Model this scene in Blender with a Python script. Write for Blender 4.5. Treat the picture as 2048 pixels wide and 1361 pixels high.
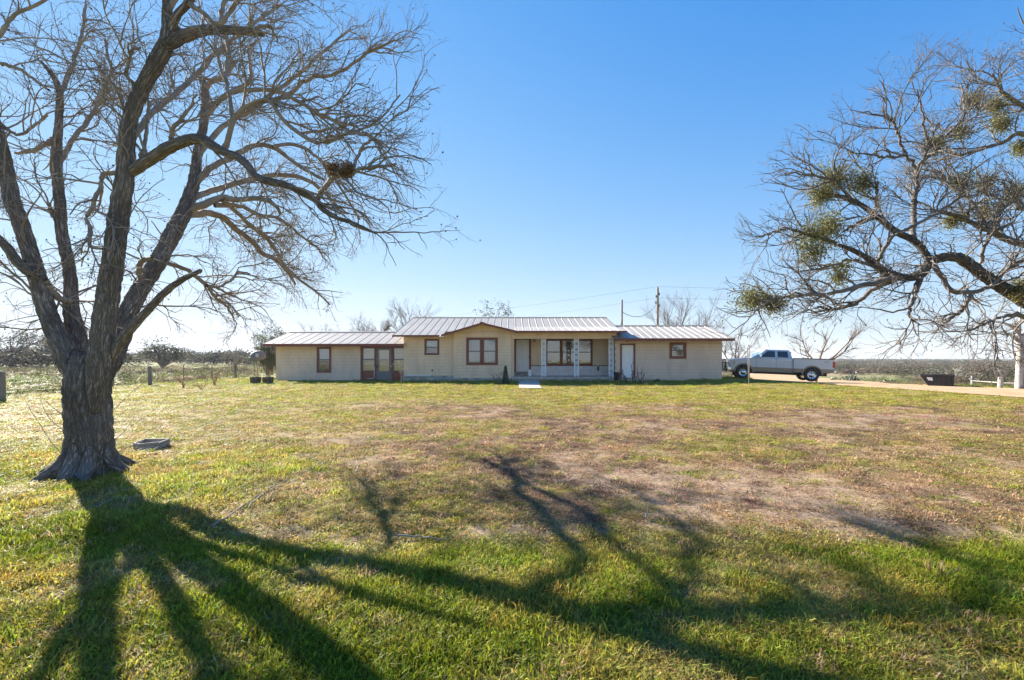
import bpy, bmesh, math, random
import numpy as np
from mathutils import Vector, Matrix, noise as mnoise
for o in list(bpy.data.objects): bpy.data.objects.remove(o)
scene = bpy.context.scene
COL = scene.collection
R = math.radians
# ------------------------------------------------------------------ camera
F = 910.2; HZ = 715.0; EYE = 1.6
cam_d = bpy.data.cameras.new('camera'); cam = bpy.data.objects.new('camera', cam_d); COL.objects.link(cam)
cam_d.sensor_width = 36; cam_d.lens = 16; cam_d.shift_y = (HZ-680.5)/2048
cam.location = (0, 0, EYE); cam.rotation_euler = (R(90), 0, 0); cam_d.clip_start = .05; cam_d.clip_end = 6000
scene.camera = cam
# ------------------------------------------------------------------ sky
SUN = Vector((-1.45, 1.25, 1.0)).normalized()          # towards the sun
ELEV = math.asin(SUN.z); AZ = math.atan2(SUN.x, SUN.y)
world = bpy.data.worlds.new('World'); scene.world = world; world.use_nodes = True
wn = world.node_tree.nodes; wl = world.node_tree.links; wn.clear()
sky = wn.new('ShaderNodeTexSky'); sky.sky_type = 'NISHITA'; sky.sun_disc = False
sky.sun_elevation = ELEV; sky.sun_rotation = AZ; sky.altitude = 100; sky.air_density = 1.0; sky.dust_density = 0.0; sky.ozone_density = 2.2
bg = wn.new('ShaderNodeBackground'); bg.inputs['Strength'].default_value = 0.15
wo = wn.new('ShaderNodeOutputWorld')
# thin bands of stratus low over the horizon, broken up by noise
tc = wn.new('ShaderNodeTexCoord'); sep = wn.new('ShaderNodeSeparateXYZ'); wl.new(tc.outputs['Generated'], sep.inputs[0])
mp = wn.new('ShaderNodeMapping'); mp.inputs['Scale'].default_value = (1.5, 1.5, 26); wl.new(tc.outputs['Generated'], mp.inputs[0])
nz = wn.new('ShaderNodeTexNoise'); nz.inputs['Scale'].default_value = 1.7; nz.inputs['Detail'].default_value = 6; nz.inputs['Roughness'].default_value = .55
wl.new(mp.outputs[0], nz.inputs['Vector'])
r1 = wn.new('ShaderNodeMapRange'); r1.inputs[1].default_value = .36; r1.inputs[2].default_value = .62; wl.new(nz.outputs['Fac'], r1.inputs[0])
r2 = wn.new('ShaderNodeMapRange'); r2.inputs[1].default_value = .15; r2.inputs[2].default_value = .05; wl.new(sep.outputs['Z'], r2.inputs[0])
r3 = wn.new('ShaderNodeMapRange'); r3.inputs[1].default_value = .02; r3.inputs[2].default_value = -.42; wl.new(sep.outputs['X'], r3.inputs[0])
m1 = wn.new('ShaderNodeMath'); m1.operation = 'MULTIPLY'; wl.new(r1.outputs[0], m1.inputs[0]); wl.new(r2.outputs[0], m1.inputs[1])
m2 = wn.new('ShaderNodeMath'); m2.operation = 'MULTIPLY'; wl.new(m1.outputs[0], m2.inputs[0]); wl.new(r3.outputs[0], m2.inputs[1])
mixc = wn.new('ShaderNodeMix'); mixc.data_type = 'RGBA'; wl.new(m2.outputs[0], mixc.inputs['Factor'])
wl.new(sky.outputs[0], mixc.inputs[6]); mixc.inputs[7].default_value = (7.6, 8.2, 9.0, 1)
# soft shoulder, the same in every direction: keeps the glare round the sun within the picture's range
tn = wn.new('ShaderNodeVectorMath'); tn.operation = 'MULTIPLY'; tn.inputs[1].default_value = (.76, .95, 1.34); wl.new(mixc.outputs[2], tn.inputs[0])
cm = wn.new('ShaderNodeVectorMath'); cm.operation = 'MULTIPLY_ADD'; cm.inputs[1].default_value = (.42, .42, .42); cm.inputs[2].default_value = (1, 1, 1); wl.new(tn.outputs[0], cm.inputs[0])
cs = wn.new('ShaderNodeVectorMath'); cs.operation = 'DIVIDE'; wl.new(tn.outputs[0], cs.inputs[0]); wl.new(cm.outputs[0], cs.inputs[1])
hs = wn.new('ShaderNodeHueSaturation'); hs.inputs['Saturation'].default_value = 1.42; hs.inputs['Hue'].default_value = .514; hs.inputs['Value'].default_value = 1.0; wl.new(cs.outputs[0], hs.inputs['Color'])
wl.new(hs.outputs[0], bg.inputs['Color']); wl.new(bg.outputs[0], wo.inputs['Surface'])
sd = bpy.data.lights.new('sun', 'SUN'); so = bpy.data.objects.new('sun', sd); COL.objects.link(so)
sd.energy = 4.7; sd.angle = R(.6); sd.color = (1, .93, .80)
so.rotation_euler = (-SUN).to_track_quat('-Z', 'Y').to_euler()
scene.view_settings.view_transform = 'Standard'; scene.view_settings.look = 'None'
scene.view_settings.exposure = 1.92; scene.view_settings.gamma = 1
scene.render.engine = 'CYCLES'
scene.cycles.max_bounces = 6; scene.cycles.diffuse_bounces = 3; scene.cycles.volume_bounces = 0; scene.cycles.transparent_max_bounces = 12

HAZE = .00024
# ------------------------------------------------------------------ helpers
def sm(x, a, b):
    t = np.clip((np.asarray(x, float)-a)/(b-a), 0, 1); return t*t*(3-2*t)
_rs = np.random.RandomState(5); _T = _rs.rand(256, 256)
def vn(x, y, s=1.0, k=0):
    x = np.asarray(x, float)*s+17.3*k+1000; y = np.asarray(y, float)*s+9.1*k+1000
    i = np.floor(x).astype(int); j = np.floor(y).astype(int); u = x-i; v = y-j
    u = u*u*(3-2*u); v = v*v*(3-2*v); i &= 255; j &= 255; i1 = (i+1) & 255; j1 = (j+1) & 255
    return (_T[i, j]*(1-u)+_T[i1, j]*u)*(1-v)+(_T[i, j1]*(1-u)+_T[i1, j1]*u)*v
def fbm(x, y, s=1.0, k=0, o=4):
    a = 0; w = .5; t = 0
    for q in range(o): a = a+w*vn(x, y, s*2**q, k+q*3); t += w; w *= .55
    return a/t
def gz(x, y):
    """terrain height"""
    x = np.asarray(x, float); y = np.asarray(y, float)
    s = .6*x+.8*y-35
    d = -4.2*(1-np.exp(-np.maximum(s, 0)*.0125))*sm(x, -12, 12)
    rise = (.10*(1-sm(x, 15.5, 20))+.07*np.exp(-((x-14)/3)**2))*sm(y, 14, 27)*(1-sm(y, 38, 60))
    ditch = -.05*np.exp(-((y-3.9+.15*np.sin(x*.8))/.35)**2)
    und = (fbm(x, y, .45, 2, 3)-.5)*.10*sm(np.hypot(x, y), 1, 6)*(1-sm(y, 15, 24))
    far = (fbm(x, y, .02, 8, 3)-.5)*2.2*sm(np.hypot(x, y), 60, 200)
    return d+rise+ditch+und+far
def G(x, y): return float(gz(x, y))
def at(px, py, Y): return Vector(((px-1024)/F*Y, Y, EYE-(py-HZ)/F*Y))
def X(px, Y): return (px-1024)/F*Y
def Z(py, Y): return EYE-(py-HZ)/F*Y
def gp(px, py):
    """ground point seen at a pixel"""
    Ys = np.geomspace(1.5, 400, 3000); h = gz((px-1024)/F*Ys, Ys); i = int(np.argmax(EYE-(py-HZ)/F*Ys <= h)); Y = float(Ys[i])
    return Vector((X(px, Y), Y, float(h[i])))
def tag(o, label=None, cat=None, group=None, kind=None):
    if label: o['label'] = label
    if cat: o['category'] = cat
    if group: o['group'] = group
    if kind: o['kind'] = kind
    return o
def empty(name, loc=(0, 0, 0), rz=0):
    o = bpy.data.objects.new(name, None); COL.objects.link(o); o.location = loc; o.rotation_euler = (0, 0, rz)
    o.empty_display_size = .1; return o
def link(name, me, parent=None, mat=None):
    o = bpy.data.objects.new(name, me); COL.objects.link(o)
    if mat is not None and not me.materials: me.materials.append(mat)
    if parent is not None: o.parent = parent
    return o
def np_mesh(name, V, Fq, smooth=False):
    """V (N,3), Fq (M,k) array of faces of k corners"""
    me = bpy.data.meshes.new(name); V = np.ascontiguousarray(V, np.float32); Fq = np.ascontiguousarray(Fq, np.int32)
    M, k = Fq.shape
    me.vertices.add(len(V)); me.vertices.foreach_set('co', V.ravel())
    me.loops.add(M*k); me.loops.foreach_set('vertex_index', Fq.ravel())
    me.polygons.add(M); me.polygons.foreach_set('loop_start', np.arange(0, M*k, k, dtype=np.int32))
    me.polygons.foreach_set('loop_total', np.full(M, k, np.int32))
    if smooth: me.polygons.foreach_set('use_smooth', np.ones(M, bool))
    me.update(calc_edges=True); return me
class MB:
    def __init__(s): s.v = []; s.f = []
    def add(s, vs, fs):
        b = len(s.v); s.v += [tuple(v) for v in vs]; s.f += [tuple(i+b for i in f) for f in fs]; return s
    def box(s, x0, x1, y0, y1, z0, z1):
        return s.add([(x0, y0, z0), (x1, y0, z0), (x1, y1, z0), (x0, y1, z0), (x0, y0, z1), (x1, y0, z1), (x1, y1, z1), (x0, y1, z1)],
                     [(0, 3, 2, 1), (4, 5, 6, 7), (0, 1, 5, 4), (1, 2, 6, 5), (2, 3, 7, 6), (3, 0, 4, 7)])
    def tube(s, pts, rad, n=8, cap=True):
        pts = [Vector(p) for p in pts]; k = len(pts)
        if not hasattr(rad, '__len__'): rad = [rad]*k
        ref = None; vs = []
        for i, p in enumerate(pts):
            t = (pts[min(i+1, k-1)]-pts[max(i-1, 0)])
            t = t.normalized() if t.length > 1e-9 else Vector((0, 0, 1))
            if ref is None: ref = t.orthogonal().normalized()
            a = (ref-t*ref.dot(t)); a = a.normalized() if a.length > 1e-6 else t.orthogonal().normalized(); ref = a; b = t.cross(a)
            for q in range(n):
                g = 2*math.pi*q/n; vs.append(p+(a*math.cos(g)+b*math.sin(g))*rad[i])
        fs = [(i*n+q, i*n+(q+1) % n, (i+1)*n+(q+1) % n, (i+1)*n+q) for i in range(k-1) for q in range(n)]
        if cap: fs += [tuple(reversed(range(n))), tuple(range((k-1)*n, k*n))]
        return s.add(vs, fs)
    def lathe(s, prof, n=24, axis='z', c=(0, 0, 0)):
        vs = []
        for (r, h) in prof:
            for q in range(n):
                g = 2*math.pi*q/n; a, b = r*math.cos(g), r*math.sin(g)
                vs.append({'z': (c[0]+a, c[1]+b, c[2]+h), 'y': (c[0]+a, c[1]+h, c[2]+b), 'x': (c[0]+h, c[1]+a, c[2]+b)}[axis])
        k = len(prof)
        fs = [(i*n+q, i*n+(q+1) % n, (i+1)*n+(q+1) % n, (i+1)*n+q) for i in range(k-1) for q in range(n)]
        return s.add(vs, fs)
    def prism(s, poly, y0, y1):
        """poly in (x,z), extruded along y"""
        n = len(poly); vs = [(p[0], y0, p[1]) for p in poly]+[(p[0], y1, p[1]) for p in poly]
        return s.add(vs, [tuple(range(n)), tuple(reversed(range(n, 2*n)))]+[(i, i+n, (i+1) % n+n, (i+1) % n) for i in range(n)])
    def mesh(s, name, smooth=False, fixn=True):
        me = bpy.data.meshes.new(name); me.from_pydata([tuple(v) for v in s.v], [], s.f); me.update()
        if fixn:
            bm = bmesh.new(); bm.from_mesh(me); bmesh.ops.recalc_face_normals(bm, faces=bm.faces); bm.to_mesh(me); bm.free()
        if smooth: me.polygons.foreach_set('use_smooth', np.ones(len(me.polygons), bool))
        return me
    def build(s, name, mat, parent=None, smooth=False, fixn=True, bevel=0):
        o = link(name, s.mesh(name, smooth, fixn), parent, mat)
        if bevel:
            b = o.modifiers.new('bevel', 'BEVEL'); b.width = bevel; b.segments = 2; b.limit_method = 'ANGLE'
        return o
# ---- materials
MATS = {}
def mat(name, c1, c2=None, rough=.8, scale=5.0, metal=0, bump=0, bscale=None, spec=.5, stretch=(1, 1, 1), detail=5, coord='Object', lo=.35, hi=.65, transl=0):
    if name in MATS: return MATS[name]
    m = bpy.data.materials.new(name); m.use_nodes = True; nt = m.node_tree; n = nt.nodes; l = nt.links
    p = n['Principled BSDF']; p.inputs['Roughness'].default_value = rough; p.inputs['Metallic'].default_value = metal
    p.inputs['Specular IOR Level'].default_value = spec
    t = n.new('ShaderNodeTexCoord'); mp = n.new('ShaderNodeMapping'); mp.inputs['Scale'].default_value = stretch
    l.new(n.new('ShaderNodeNewGeometry').outputs['Position'] if coord == 'World' else t.outputs[coord], mp.inputs[0])
    p.inputs['Base Color'].default_value = (*c1, 1)
    if c2 is not None:
        z = n.new('ShaderNodeTexNoise'); z.inputs['Scale'].default_value = scale; z.inputs['Detail'].default_value = detail; l.new(mp.outputs[0], z.inputs['Vector'])
        rg = n.new('ShaderNodeMapRange'); rg.inputs[1].default_value = lo; rg.inputs[2].default_value = hi; l.new(z.outputs['Fac'], rg.inputs[0])
        mx = n.new('ShaderNodeMix'); mx.data_type = 'RGBA'; mx.inputs[6].default_value = (*c1, 1); mx.inputs[7].default_value = (*c2, 1)
        l.new(rg.outputs[0], mx.inputs['Factor']); l.new(mx.outputs[2], p.inputs['Base Color'])
    if bump:
        z2 = n.new('ShaderNodeTexNoise'); z2.inputs['Scale'].default_value = bscale or scale*3; z2.inputs['Detail'].default_value = 6; l.new(mp.outputs[0], z2.inputs['Vector'])
        b = n.new('ShaderNodeBump'); b.inputs['Strength'].default_value = bump; b.inputs['Distance'].default_value = .02; l.new(z2.outputs['Fac'], b.inputs['Height']); l.new(b.outputs[0], p.inputs['Normal'])
    if transl:
        tr = n.new('ShaderNodeBsdfTranslucent'); tr.inputs['Color'].default_value = (*[min(1, c*1.2) for c in c1], 1)
        ms = n.new('ShaderNodeMixShader'); ms.inputs[0].default_value = transl; l.new(p.outputs[0], ms.inputs[1]); l.new(tr.outputs[0], ms.inputs[2])
        l.new(ms.outputs[0], n['Material Output'].inputs['Surface'])
    MATS[name] = m; return m
def instance_mat(name, transl=.4, rough=.6, mul=1.0, attr='col', spec=.25):
    m = bpy.data.materials.new(name); m.use_nodes = True; n = m.node_tree.nodes; l = m.node_tree.links
    p = n['Principled BSDF']; p.inputs['Roughness'].default_value = rough; p.inputs['Specular IOR Level'].default_value = spec
    a = n.new('ShaderNodeAttribute'); a.attribute_type = 'INSTANCER'; a.attribute_name = attr
    b = n.new('ShaderNodeAttribute'); b.attribute_type = 'GEOMETRY'; b.attribute_name = 'tint'
    mx = n.new('ShaderNodeMix'); mx.data_type = 'RGBA'; mx.blend_type = 'MULTIPLY'; mx.inputs['Factor'].default_value = 1
    l.new(a.outputs['Color'], mx.inputs[6]); l.new(b.outputs['Color'], mx.inputs[7])
    l.new(mx.outputs[2], p.inputs['Base Color'])
    tr = n.new('ShaderNodeBsdfTranslucent'); l.new(mx.outputs[2], tr.inputs['Color'])
    ms = n.new('ShaderNodeMixShader'); ms.inputs[0].default_value = transl; l.new(p.outputs[0], ms.inputs[1]); l.new(tr.outputs[0], ms.inputs[2])
    l.new(ms.outputs[0], n['Material Output'].inputs['Surface']); return m
def glass_mat(name, tint=(.75, .8, .85), refl=.22, rough=.02):
    m = bpy.data.materials.new(name); m.use_nodes = True; n = m.node_tree.nodes; l = m.node_tree.links; n.remove(n['Principled BSDF'])
    t = n.new('ShaderNodeBsdfTransparent'); t.inputs[0].default_value = (*tint, 1)
    g = n.new('ShaderNodeBsdfGlossy'); g.inputs['Roughness'].default_value = rough; g.inputs['Color'].default_value = (1, 1, 1, 1)
    w = n.new('ShaderNodeLayerWeight'); w.inputs[0].default_value = .35
    r_ = n.new('ShaderNodeMapRange'); r_.inputs[3].default_value = refl; r_.inputs[4].default_value = 1; l.new(w.outputs['Fresnel'], r_.inputs[0])
    nz = n.new('ShaderNodeTexNoise'); nz.inputs['Scale'].default_value = 2.2; b = n.new('ShaderNodeBump'); b.inputs['Strength'].default_value = .06; b.inputs['Distance'].default_value = .05
    l.new(nz.outputs['Fac'], b.inputs['Height']); l.new(b.outputs[0], g.inputs['Normal'])
    s = n.new('ShaderNodeMixShader'); l.new(r_.outputs[0], s.inputs[0]); l.new(t.outputs[0], s.inputs[1]); l.new(g.outputs[0], s.inputs[2])
    l.new(s.outputs[0], n['Material Output'].inputs['Surface']); return m

# ---- branching
def smooth_path(pts, rad, m):
    pts = np.array([tuple(p) for p in pts], float); rad = np.array(rad, float); k = len(pts)
    P = np.vstack([2*pts[0]-pts[1], pts, 2*pts[-1]-pts[-2]])
    t = np.linspace(0, k-1-1e-6, m); i = t.astype(int); u = (t-i)[:, None]
    p0, p1, p2, p3 = P[i], P[i+1], P[i+2], P[i+3]
    out = .5*((2*p1)+(-p0+p2)*u+(2*p0-5*p1+4*p2-p3)*u**2+(-p0+3*p1-3*p2+p3)*u**3)
    return out, np.interp(t, np.arange(k), rad)
def nrm(a): return a/np.maximum(np.linalg.norm(a, axis=-1, keepdims=True), 1e-9)
def grow(PP, RR, N, L, npts, rng, ang=(.5, .9), up=.0, out=0., wander=.25, grav=0., r=(.006, .012), tlo=.15, center=None, lend=.35, taper=.4, wt=None):
    PP = np.asarray(PP); RR = np.asarray(RR); n = PP.shape[1]
    ln = np.linalg.norm(np.diff(PP, axis=1), axis=2).sum(1)
    w = ln if wt is None else ln*wt
    k = rng.choice(len(PP), N, p=w/w.sum()); t = rng.uniform(tlo, 1, N)*(n-1.001); i = t.astype(int); u = (t-i)[:, None]
    p = PP[k, i]*(1-u)+PP[k, i+1]*u; tan = nrm(PP[k, i+1]-PP[k, i]); pr = RR[k, i]*(1-u[:, 0])+RR[k, i+1]*u[:, 0]
    q = rng.randn(N, 3); q = nrm(q-tan*(q*tan).sum(1, keepdims=True)); a = rng.uniform(*ang, N)[:, None]
    d = tan*np.cos(a)+q*np.sin(a); d[:, 2] += up
    if center is not None: d += out*nrm(p-np.asarray(center))
    d = nrm(d); le = L*rng.uniform(.45, 1.25, N)*(1-lend*t/(n-1)); st = (le/(npts-1))[:, None]
    out_ = np.zeros((N, npts, 3)); out_[:, 0] = p
    for j in range(1, npts):
        d = d+wander*rng.randn(N, 3); d[:, 2] += grav; d = nrm(d); p = p+d*st; out_[:, j] = p
    r0 = np.minimum(rng.uniform(r[0], r[1], N), pr*.8)
    return out_, r0[:, None]*np.linspace(1, taper, npts)[None, :]
def tubes_mesh(name, sets, ns=3, smooth=True):
    Vs = []; Fs = []; b = 0
    for P, Rr in sets:
        N, n, _ = P.shape; T = np.empty_like(P); T[:, 1:-1] = P[:, 2:]-P[:, :-2]; T[:, 0] = P[:, 1]-P[:, 0]; T[:, -1] = P[:, -1]-P[:, -2]; T = nrm(T)
        ref = np.where(np.abs(T[:, :1, 2:]) > .8, np.array([1., 0, 0]), np.array([0, 0, 1.])); ref = np.broadcast_to(ref, T.shape)
        A = nrm(np.cross(T, ref)); B = np.cross(T, A)
        g = 2*np.pi*np.arange(ns)/ns
        V = P[:, :, None, :]+Rr[:, :, None, None]*(A[:, :, None, :]*np.cos(g)[None, None, :, None]+B[:, :, None, :]*np.sin(g)[None, None, :, None])
        idx = np.arange(N*n*ns).reshape(N, n, ns)+b
        a = idx[:, :-1]; c = idx[:, 1:]
        f = np.stack([a, np.roll(a, -1, 2), np.roll(c, -1, 2), c], -1).reshape(-1, 4)
        Vs.append(V.reshape(-1, 3)); Fs.append(f); b += N*n*ns
    return np_mesh(name, np.vstack(Vs), np.vstack(Fs), smooth)
def leaf_mesh(name, cen, size, rng, aspect=.5, droop=0.):
    """small diamond leaves, one quad each"""
    N = len(cen); a = nrm(rng.randn(N, 3)); q = rng.randn(N, 3); b = nrm(q-a*(q*a).sum(1, keepdims=True)); a[:, 2] -= droop; a = nrm(a)
    s = (size*rng.uniform(.6, 1.4, N))[:, None]
    V = np.stack([cen, cen+a*s*.5+b*s*aspect*.5, cen+a*s, cen+a*s*.5-b*s*aspect*.5], 1).reshape(-1, 3)
    return np_mesh(name, V, np.arange(4*N).reshape(N, 4))
def set_tint(me, rng, lo=.75, hi=1.25, per=4):
    nf = len(me.polygons); a = me.attributes.new('tint', 'FLOAT_COLOR', 'FACE'); t = rng.uniform(lo, hi, nf)
    c = np.ones((nf, 4), np.float32); c[:, :3] = t[:, None]*(1+.12*rng.randn(nf, 3)); a.data.foreach_set('color', np.clip(c, 0, 3).ravel())
def scatter(name, pts, rot, scl, vid, col, coll, surf_mat=None):
    me = bpy.data.meshes.new(name); me.vertices.add(len(pts)); me.vertices.foreach_set('co', np.ascontiguousarray(pts, np.float32).ravel())
    me.attributes.new('rot', 'FLOAT_VECTOR', 'POINT').data.foreach_set('vector', np.ascontiguousarray(rot, np.float32).ravel())
    me.attributes.new('scl', 'FLOAT_VECTOR', 'POINT').data.foreach_set('vector', np.ascontiguousarray(scl, np.float32).ravel())
    me.attributes.new('vid', 'INT', 'POINT').data.foreach_set('value', np.ascontiguousarray(vid, np.int32))
    c4 = np.ones((len(pts), 4), np.float32); c4[:, :3] = np.clip(col, 0, 1); me.attributes.new('col', 'FLOAT_COLOR', 'POINT').data.foreach_set('color', c4.ravel())
    o = bpy.data.objects.new(name, me); COL.objects.link(o)
    ng = bpy.data.node_groups.new(name+'_scatter', 'GeometryNodeTree')
    ng.interface.new_socket('Geometry', in_out='INPUT', socket_type='NodeSocketGeometry'); ng.interface.new_socket('Geometry', in_out='OUTPUT', socket_type='NodeSocketGeometry')
    n = ng.nodes; l = ng.links; gi = n.new('NodeGroupInput'); go = n.new('NodeGroupOutput')
    ip = n.new('GeometryNodeInstanceOnPoints'); ci = n.new('GeometryNodeCollectionInfo'); ci.inputs['Collection'].default_value = coll
    ci.inputs['Separate Children'].default_value = True; ci.inputs['Reset Children'].default_value = True
    def na(nm, ty):
        q = n.new('GeometryNodeInputNamedAttribute'); q.data_type = ty; q.inputs['Name'].default_value = nm; return q.outputs['Attribute']
    er = n.new('FunctionNodeEulerToRotation'); l.new(na('rot', 'FLOAT_VECTOR'), er.inputs[0])
    l.new(gi.outputs[0], ip.inputs['Points']); l.new(ci.outputs[0], ip.inputs['Instance']); ip.inputs['Pick Instance'].default_value = True
    l.new(na('vid', 'INT'), ip.inputs['Instance Index']); l.new(er.outputs[0], ip.inputs['Rotation']); l.new(na('scl', 'FLOAT_VECTOR'), ip.inputs['Scale'])
    l.new(ip.outputs[0], go.inputs[0])
    md = o.modifiers.new('scatter', 'NODES'); md.node_group = ng
    return o
# ------------------------------------------------------------------ ground
near_e = [gp(*p) for p in ((1500, 763), (1640, 769), (1760, 777), (1850, 783), (1940, 789), (2048, 797), (2300, 818))]
far_e = [gp(*p) for p in ((1500, 747), (1640, 756), (1760, 765), (1850, 771), (1940, 775), (2048, 779), (2300, 790))]
ROAD = np.array([(p.x, p.y) for p in near_e]+[(p.x, p.y) for p in reversed(far_e)])
def inpoly(x, y, poly):
    c = np.zeros(np.shape(x), bool); n = len(poly)
    for i in range(n):
        x0, y0 = poly[i]; x1, y1 = poly[(i+1) % n]
        if y0 == y1: continue
        c ^= ((y0 > y) != (y1 > y)) & (x < (x1-x0)*(y-y0)/(y1-y0)+x0)
    return c
GREEN = np.array((.205, .25, .018)); YG = np.array((.39, .335, .06)); STRAW = np.array((.47, .325, .185)); BROWN = np.array((.22, .145, .10)); DIRT = np.array((.27, .19, .13))
def cover(x, y):
    """colour of the turf, share of bare earth and lushness at a place"""
    n1 = fbm(x, y, .55, 1, 4); n2 = fbm(x, y, 1.7, 4, 4); n3 = fbm(x, y, .22, 7, 3)
    edge = 4.0+.10*np.sin(x*1.3)+.5*(n2-.5)+.02*np.abs(x)
    lush = 1-sm(y, edge-.25, edge+.25)
    left = 1-sm(x+.28*(y-6), -3.6, -1.0); leftlush = left*(1-sm(y, 6.8, 10))
    lush = np.maximum(lush*(1-.75*sm(n2, .50, .68))*(1-.55*(1-sm(y, 2.3, 3.0))*sm(n1, .4, .55)), leftlush*sm(n1, .36, .56)*(1-.5*sm(n2, .55, .7)))
    dry = sm(y, edge-.2, edge+.8)*(1-sm(y, 12, 18))*(1-.75*left)
    dry = np.clip(dry*(.42+1.05*sm(n1, .38, .58)), 0, 1)
    core = np.exp(-(((x+.2)/3.6)**2+((y-6.6)/2.2)**2))*sm(y, edge-.1, edge+.4); dry = np.maximum(dry, np.clip(1.25*core, 0, 1)*(.6+.4*sm(n1, .3, .5)))
    dry = dry*(1-.25*sm(x, 4, 7)*(1-sm(y, 8, 11)))
    nearhouse = sm(y, 23.5, 26.5)
    yg = np.clip(1-lush-dry, 0, 1)
    mott = sm(n2, .42, .66)
    base_y = YG[None]*(1-.48*mott)[:, None]+STRAW[None]*(.48*mott)[:, None]
    gsh = np.clip(.25+.5*nearhouse+.35*left*(n1-.3), 0, .8)
    base_y = base_y*(1-gsh)[:, None]+(GREEN*1.25)[None]*gsh[:, None]
    dmix = (sm(n2, .38, .66)*(1-.5*np.clip(core, 0, 1)))[:, None]; base_d = (STRAW[None]*dmix+BROWN[None]*(1-dmix))*np.array((.86, .82, .84))
    gspot = (sm(fbm(x, y, 2.6, 11, 3), .56, .70)*.8)[:, None]; base_d = base_d*(1-gspot)+(YG*.75+GREEN*.35)[None]*gspot
    lv = sm(fbm(x, y, 1.2, 13, 3), .4, .66)[:, None]; base_l = GREEN[None]*(1-lv)+(YG*.95)[None]*lv
    c = base_l*lush[:, None]+base_d*dry[:, None]+base_y*yg[:, None]
    bare = np.clip(dry*sm(n1+.5*(n2-.5), .53, .74)+.6*sm(n2, .66, .76)*left, 0, 1)
    bare = np.maximum(bare, .9*np.exp(-((y-edge-.18)/.22)**2)*sm(n2, .3, .5)*sm(x, -3.2, -2.2))
    bare = np.maximum(bare, .8*np.exp(-(((x+5.4)/1.2)**2+((y-5.6)/.6)**2))*sm(n2, .3, .6))
    return c, bare, lush, dry
def axis(lo, hi, n, near):
    k = np.linspace(-1, 1, n); a = np.arcsinh(lo/near); b = np.arcsinh(hi/near); return near*np.sinh(np.linspace(a, b, n))
gx = axis(-1500, 1500, 330, 3.2); gy = 4+axis(-90, 2600, 330, 3.0)
GX, GY = np.meshgrid(gx, gy); fx = GX.ravel(); fy = GY.ravel()
V = np.stack([fx, fy, gz(fx, fy)], 1); ni = len(gx); nj = len(gy)
idx = np.arange(ni*nj).reshape(nj, ni)
me = np_mesh('ground', V, np.stack([idx[:-1, :-1], idx[:-1, 1:], idx[1:, 1:], idx[1:, :-1]], -1).reshape(-1, 4), True)
cc, bare, lush, dry = cover(fx, fy)
cc = cc*.55+np.array((.13, .10, .05))*.45
cc = cc*(1-bare)[:, None]+DIRT[None]*bare[:, None]
farm = np.maximum(sm(fy, 31, 44), np.maximum(sm(-fx, 20.2, 24), sm(fx, 45, 60)))[:, None]
fn = sm(fbm(fx, fy, .05, 21, 4), .4, .6)[:, None]
cc = cc*(1-farm)+farm*((.26, .20, .12)*np.array(1.)*fn+np.array((.17, .18, .07))*(1-fn))
c4 = np.ones((len(fx), 4), np.float32); c4[:, :3] = cc
me.attributes.new('cover', 'FLOAT_COLOR', 'POINT').data.foreach_set('color', c4.ravel())
gm = bpy.data.materials.new('turf_soil'); gm.use_nodes = True; n = gm.node_tree.nodes; l = gm.node_tree.links; p = n['Principled BSDF']
p.inputs['Roughness'].default_value = .95; p.inputs['Specular IOR Level'].default_value = .1
a = n.new('ShaderNodeAttribute'); a.attribute_name = 'cover'; t = n.new('ShaderNodeTexCoord')
z1 = n.new('ShaderNodeTexNoise'); z1.inputs['Scale'].default_value = 22; z1.inputs['Detail'].default_value = 8; z1.inputs['Roughness'].default_value = .7; l.new(t.outputs['Object'], z1.inputs['Vector'])
z2 = n.new('ShaderNodeTexNoise'); z2.inputs['Scale'].default_value = 1.6; z2.inputs['Detail'].default_value = 8; l.new(t.outputs['Object'], z2.inputs['Vector'])
rg = n.new('ShaderNodeMapRange'); rg.inputs[1].default_value = .3; rg.inputs[2].default_value = .7; rg.inputs[3].default_value = .45; rg.inputs[4].default_value = 1.5; l.new(z1.outputs['Fac'], rg.inputs[0])
rg2 = n.new('ShaderNodeMapRange'); rg2.inputs[1].default_value = .3; rg2.inputs[2].default_value = .7; rg2.inputs[3].default_value = .7; rg2.inputs[4].default_value = 1.3; l.new(z2.outputs['Fac'], rg2.inputs[0])
mm = n.new('ShaderNodeMath'); mm.operation = 'MULTIPLY'; l.new(rg.outputs[0], mm.inputs[0]); l.new(rg2.outputs[0], mm.inputs[1])
mv = n.new('ShaderNodeVectorMath'); mv.operation = 'SCALE'; l.new(a.outputs['Color'], mv.inputs[0]); l.new(mm.outputs[0], mv.inputs['Scale']); l.new(mv.outputs[0], p.inputs['Base Color'])
b = n.new('ShaderNodeBump'); b.inputs['Strength'].default_value = .9; b.inputs['Distance'].default_value = .03; l.new(z1.outputs['Fac'], b.inputs['Height']); l.new(b.outputs[0], p.inputs['Normal'])
tag(link('ground', me, None, gm), kind='structure')
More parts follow.
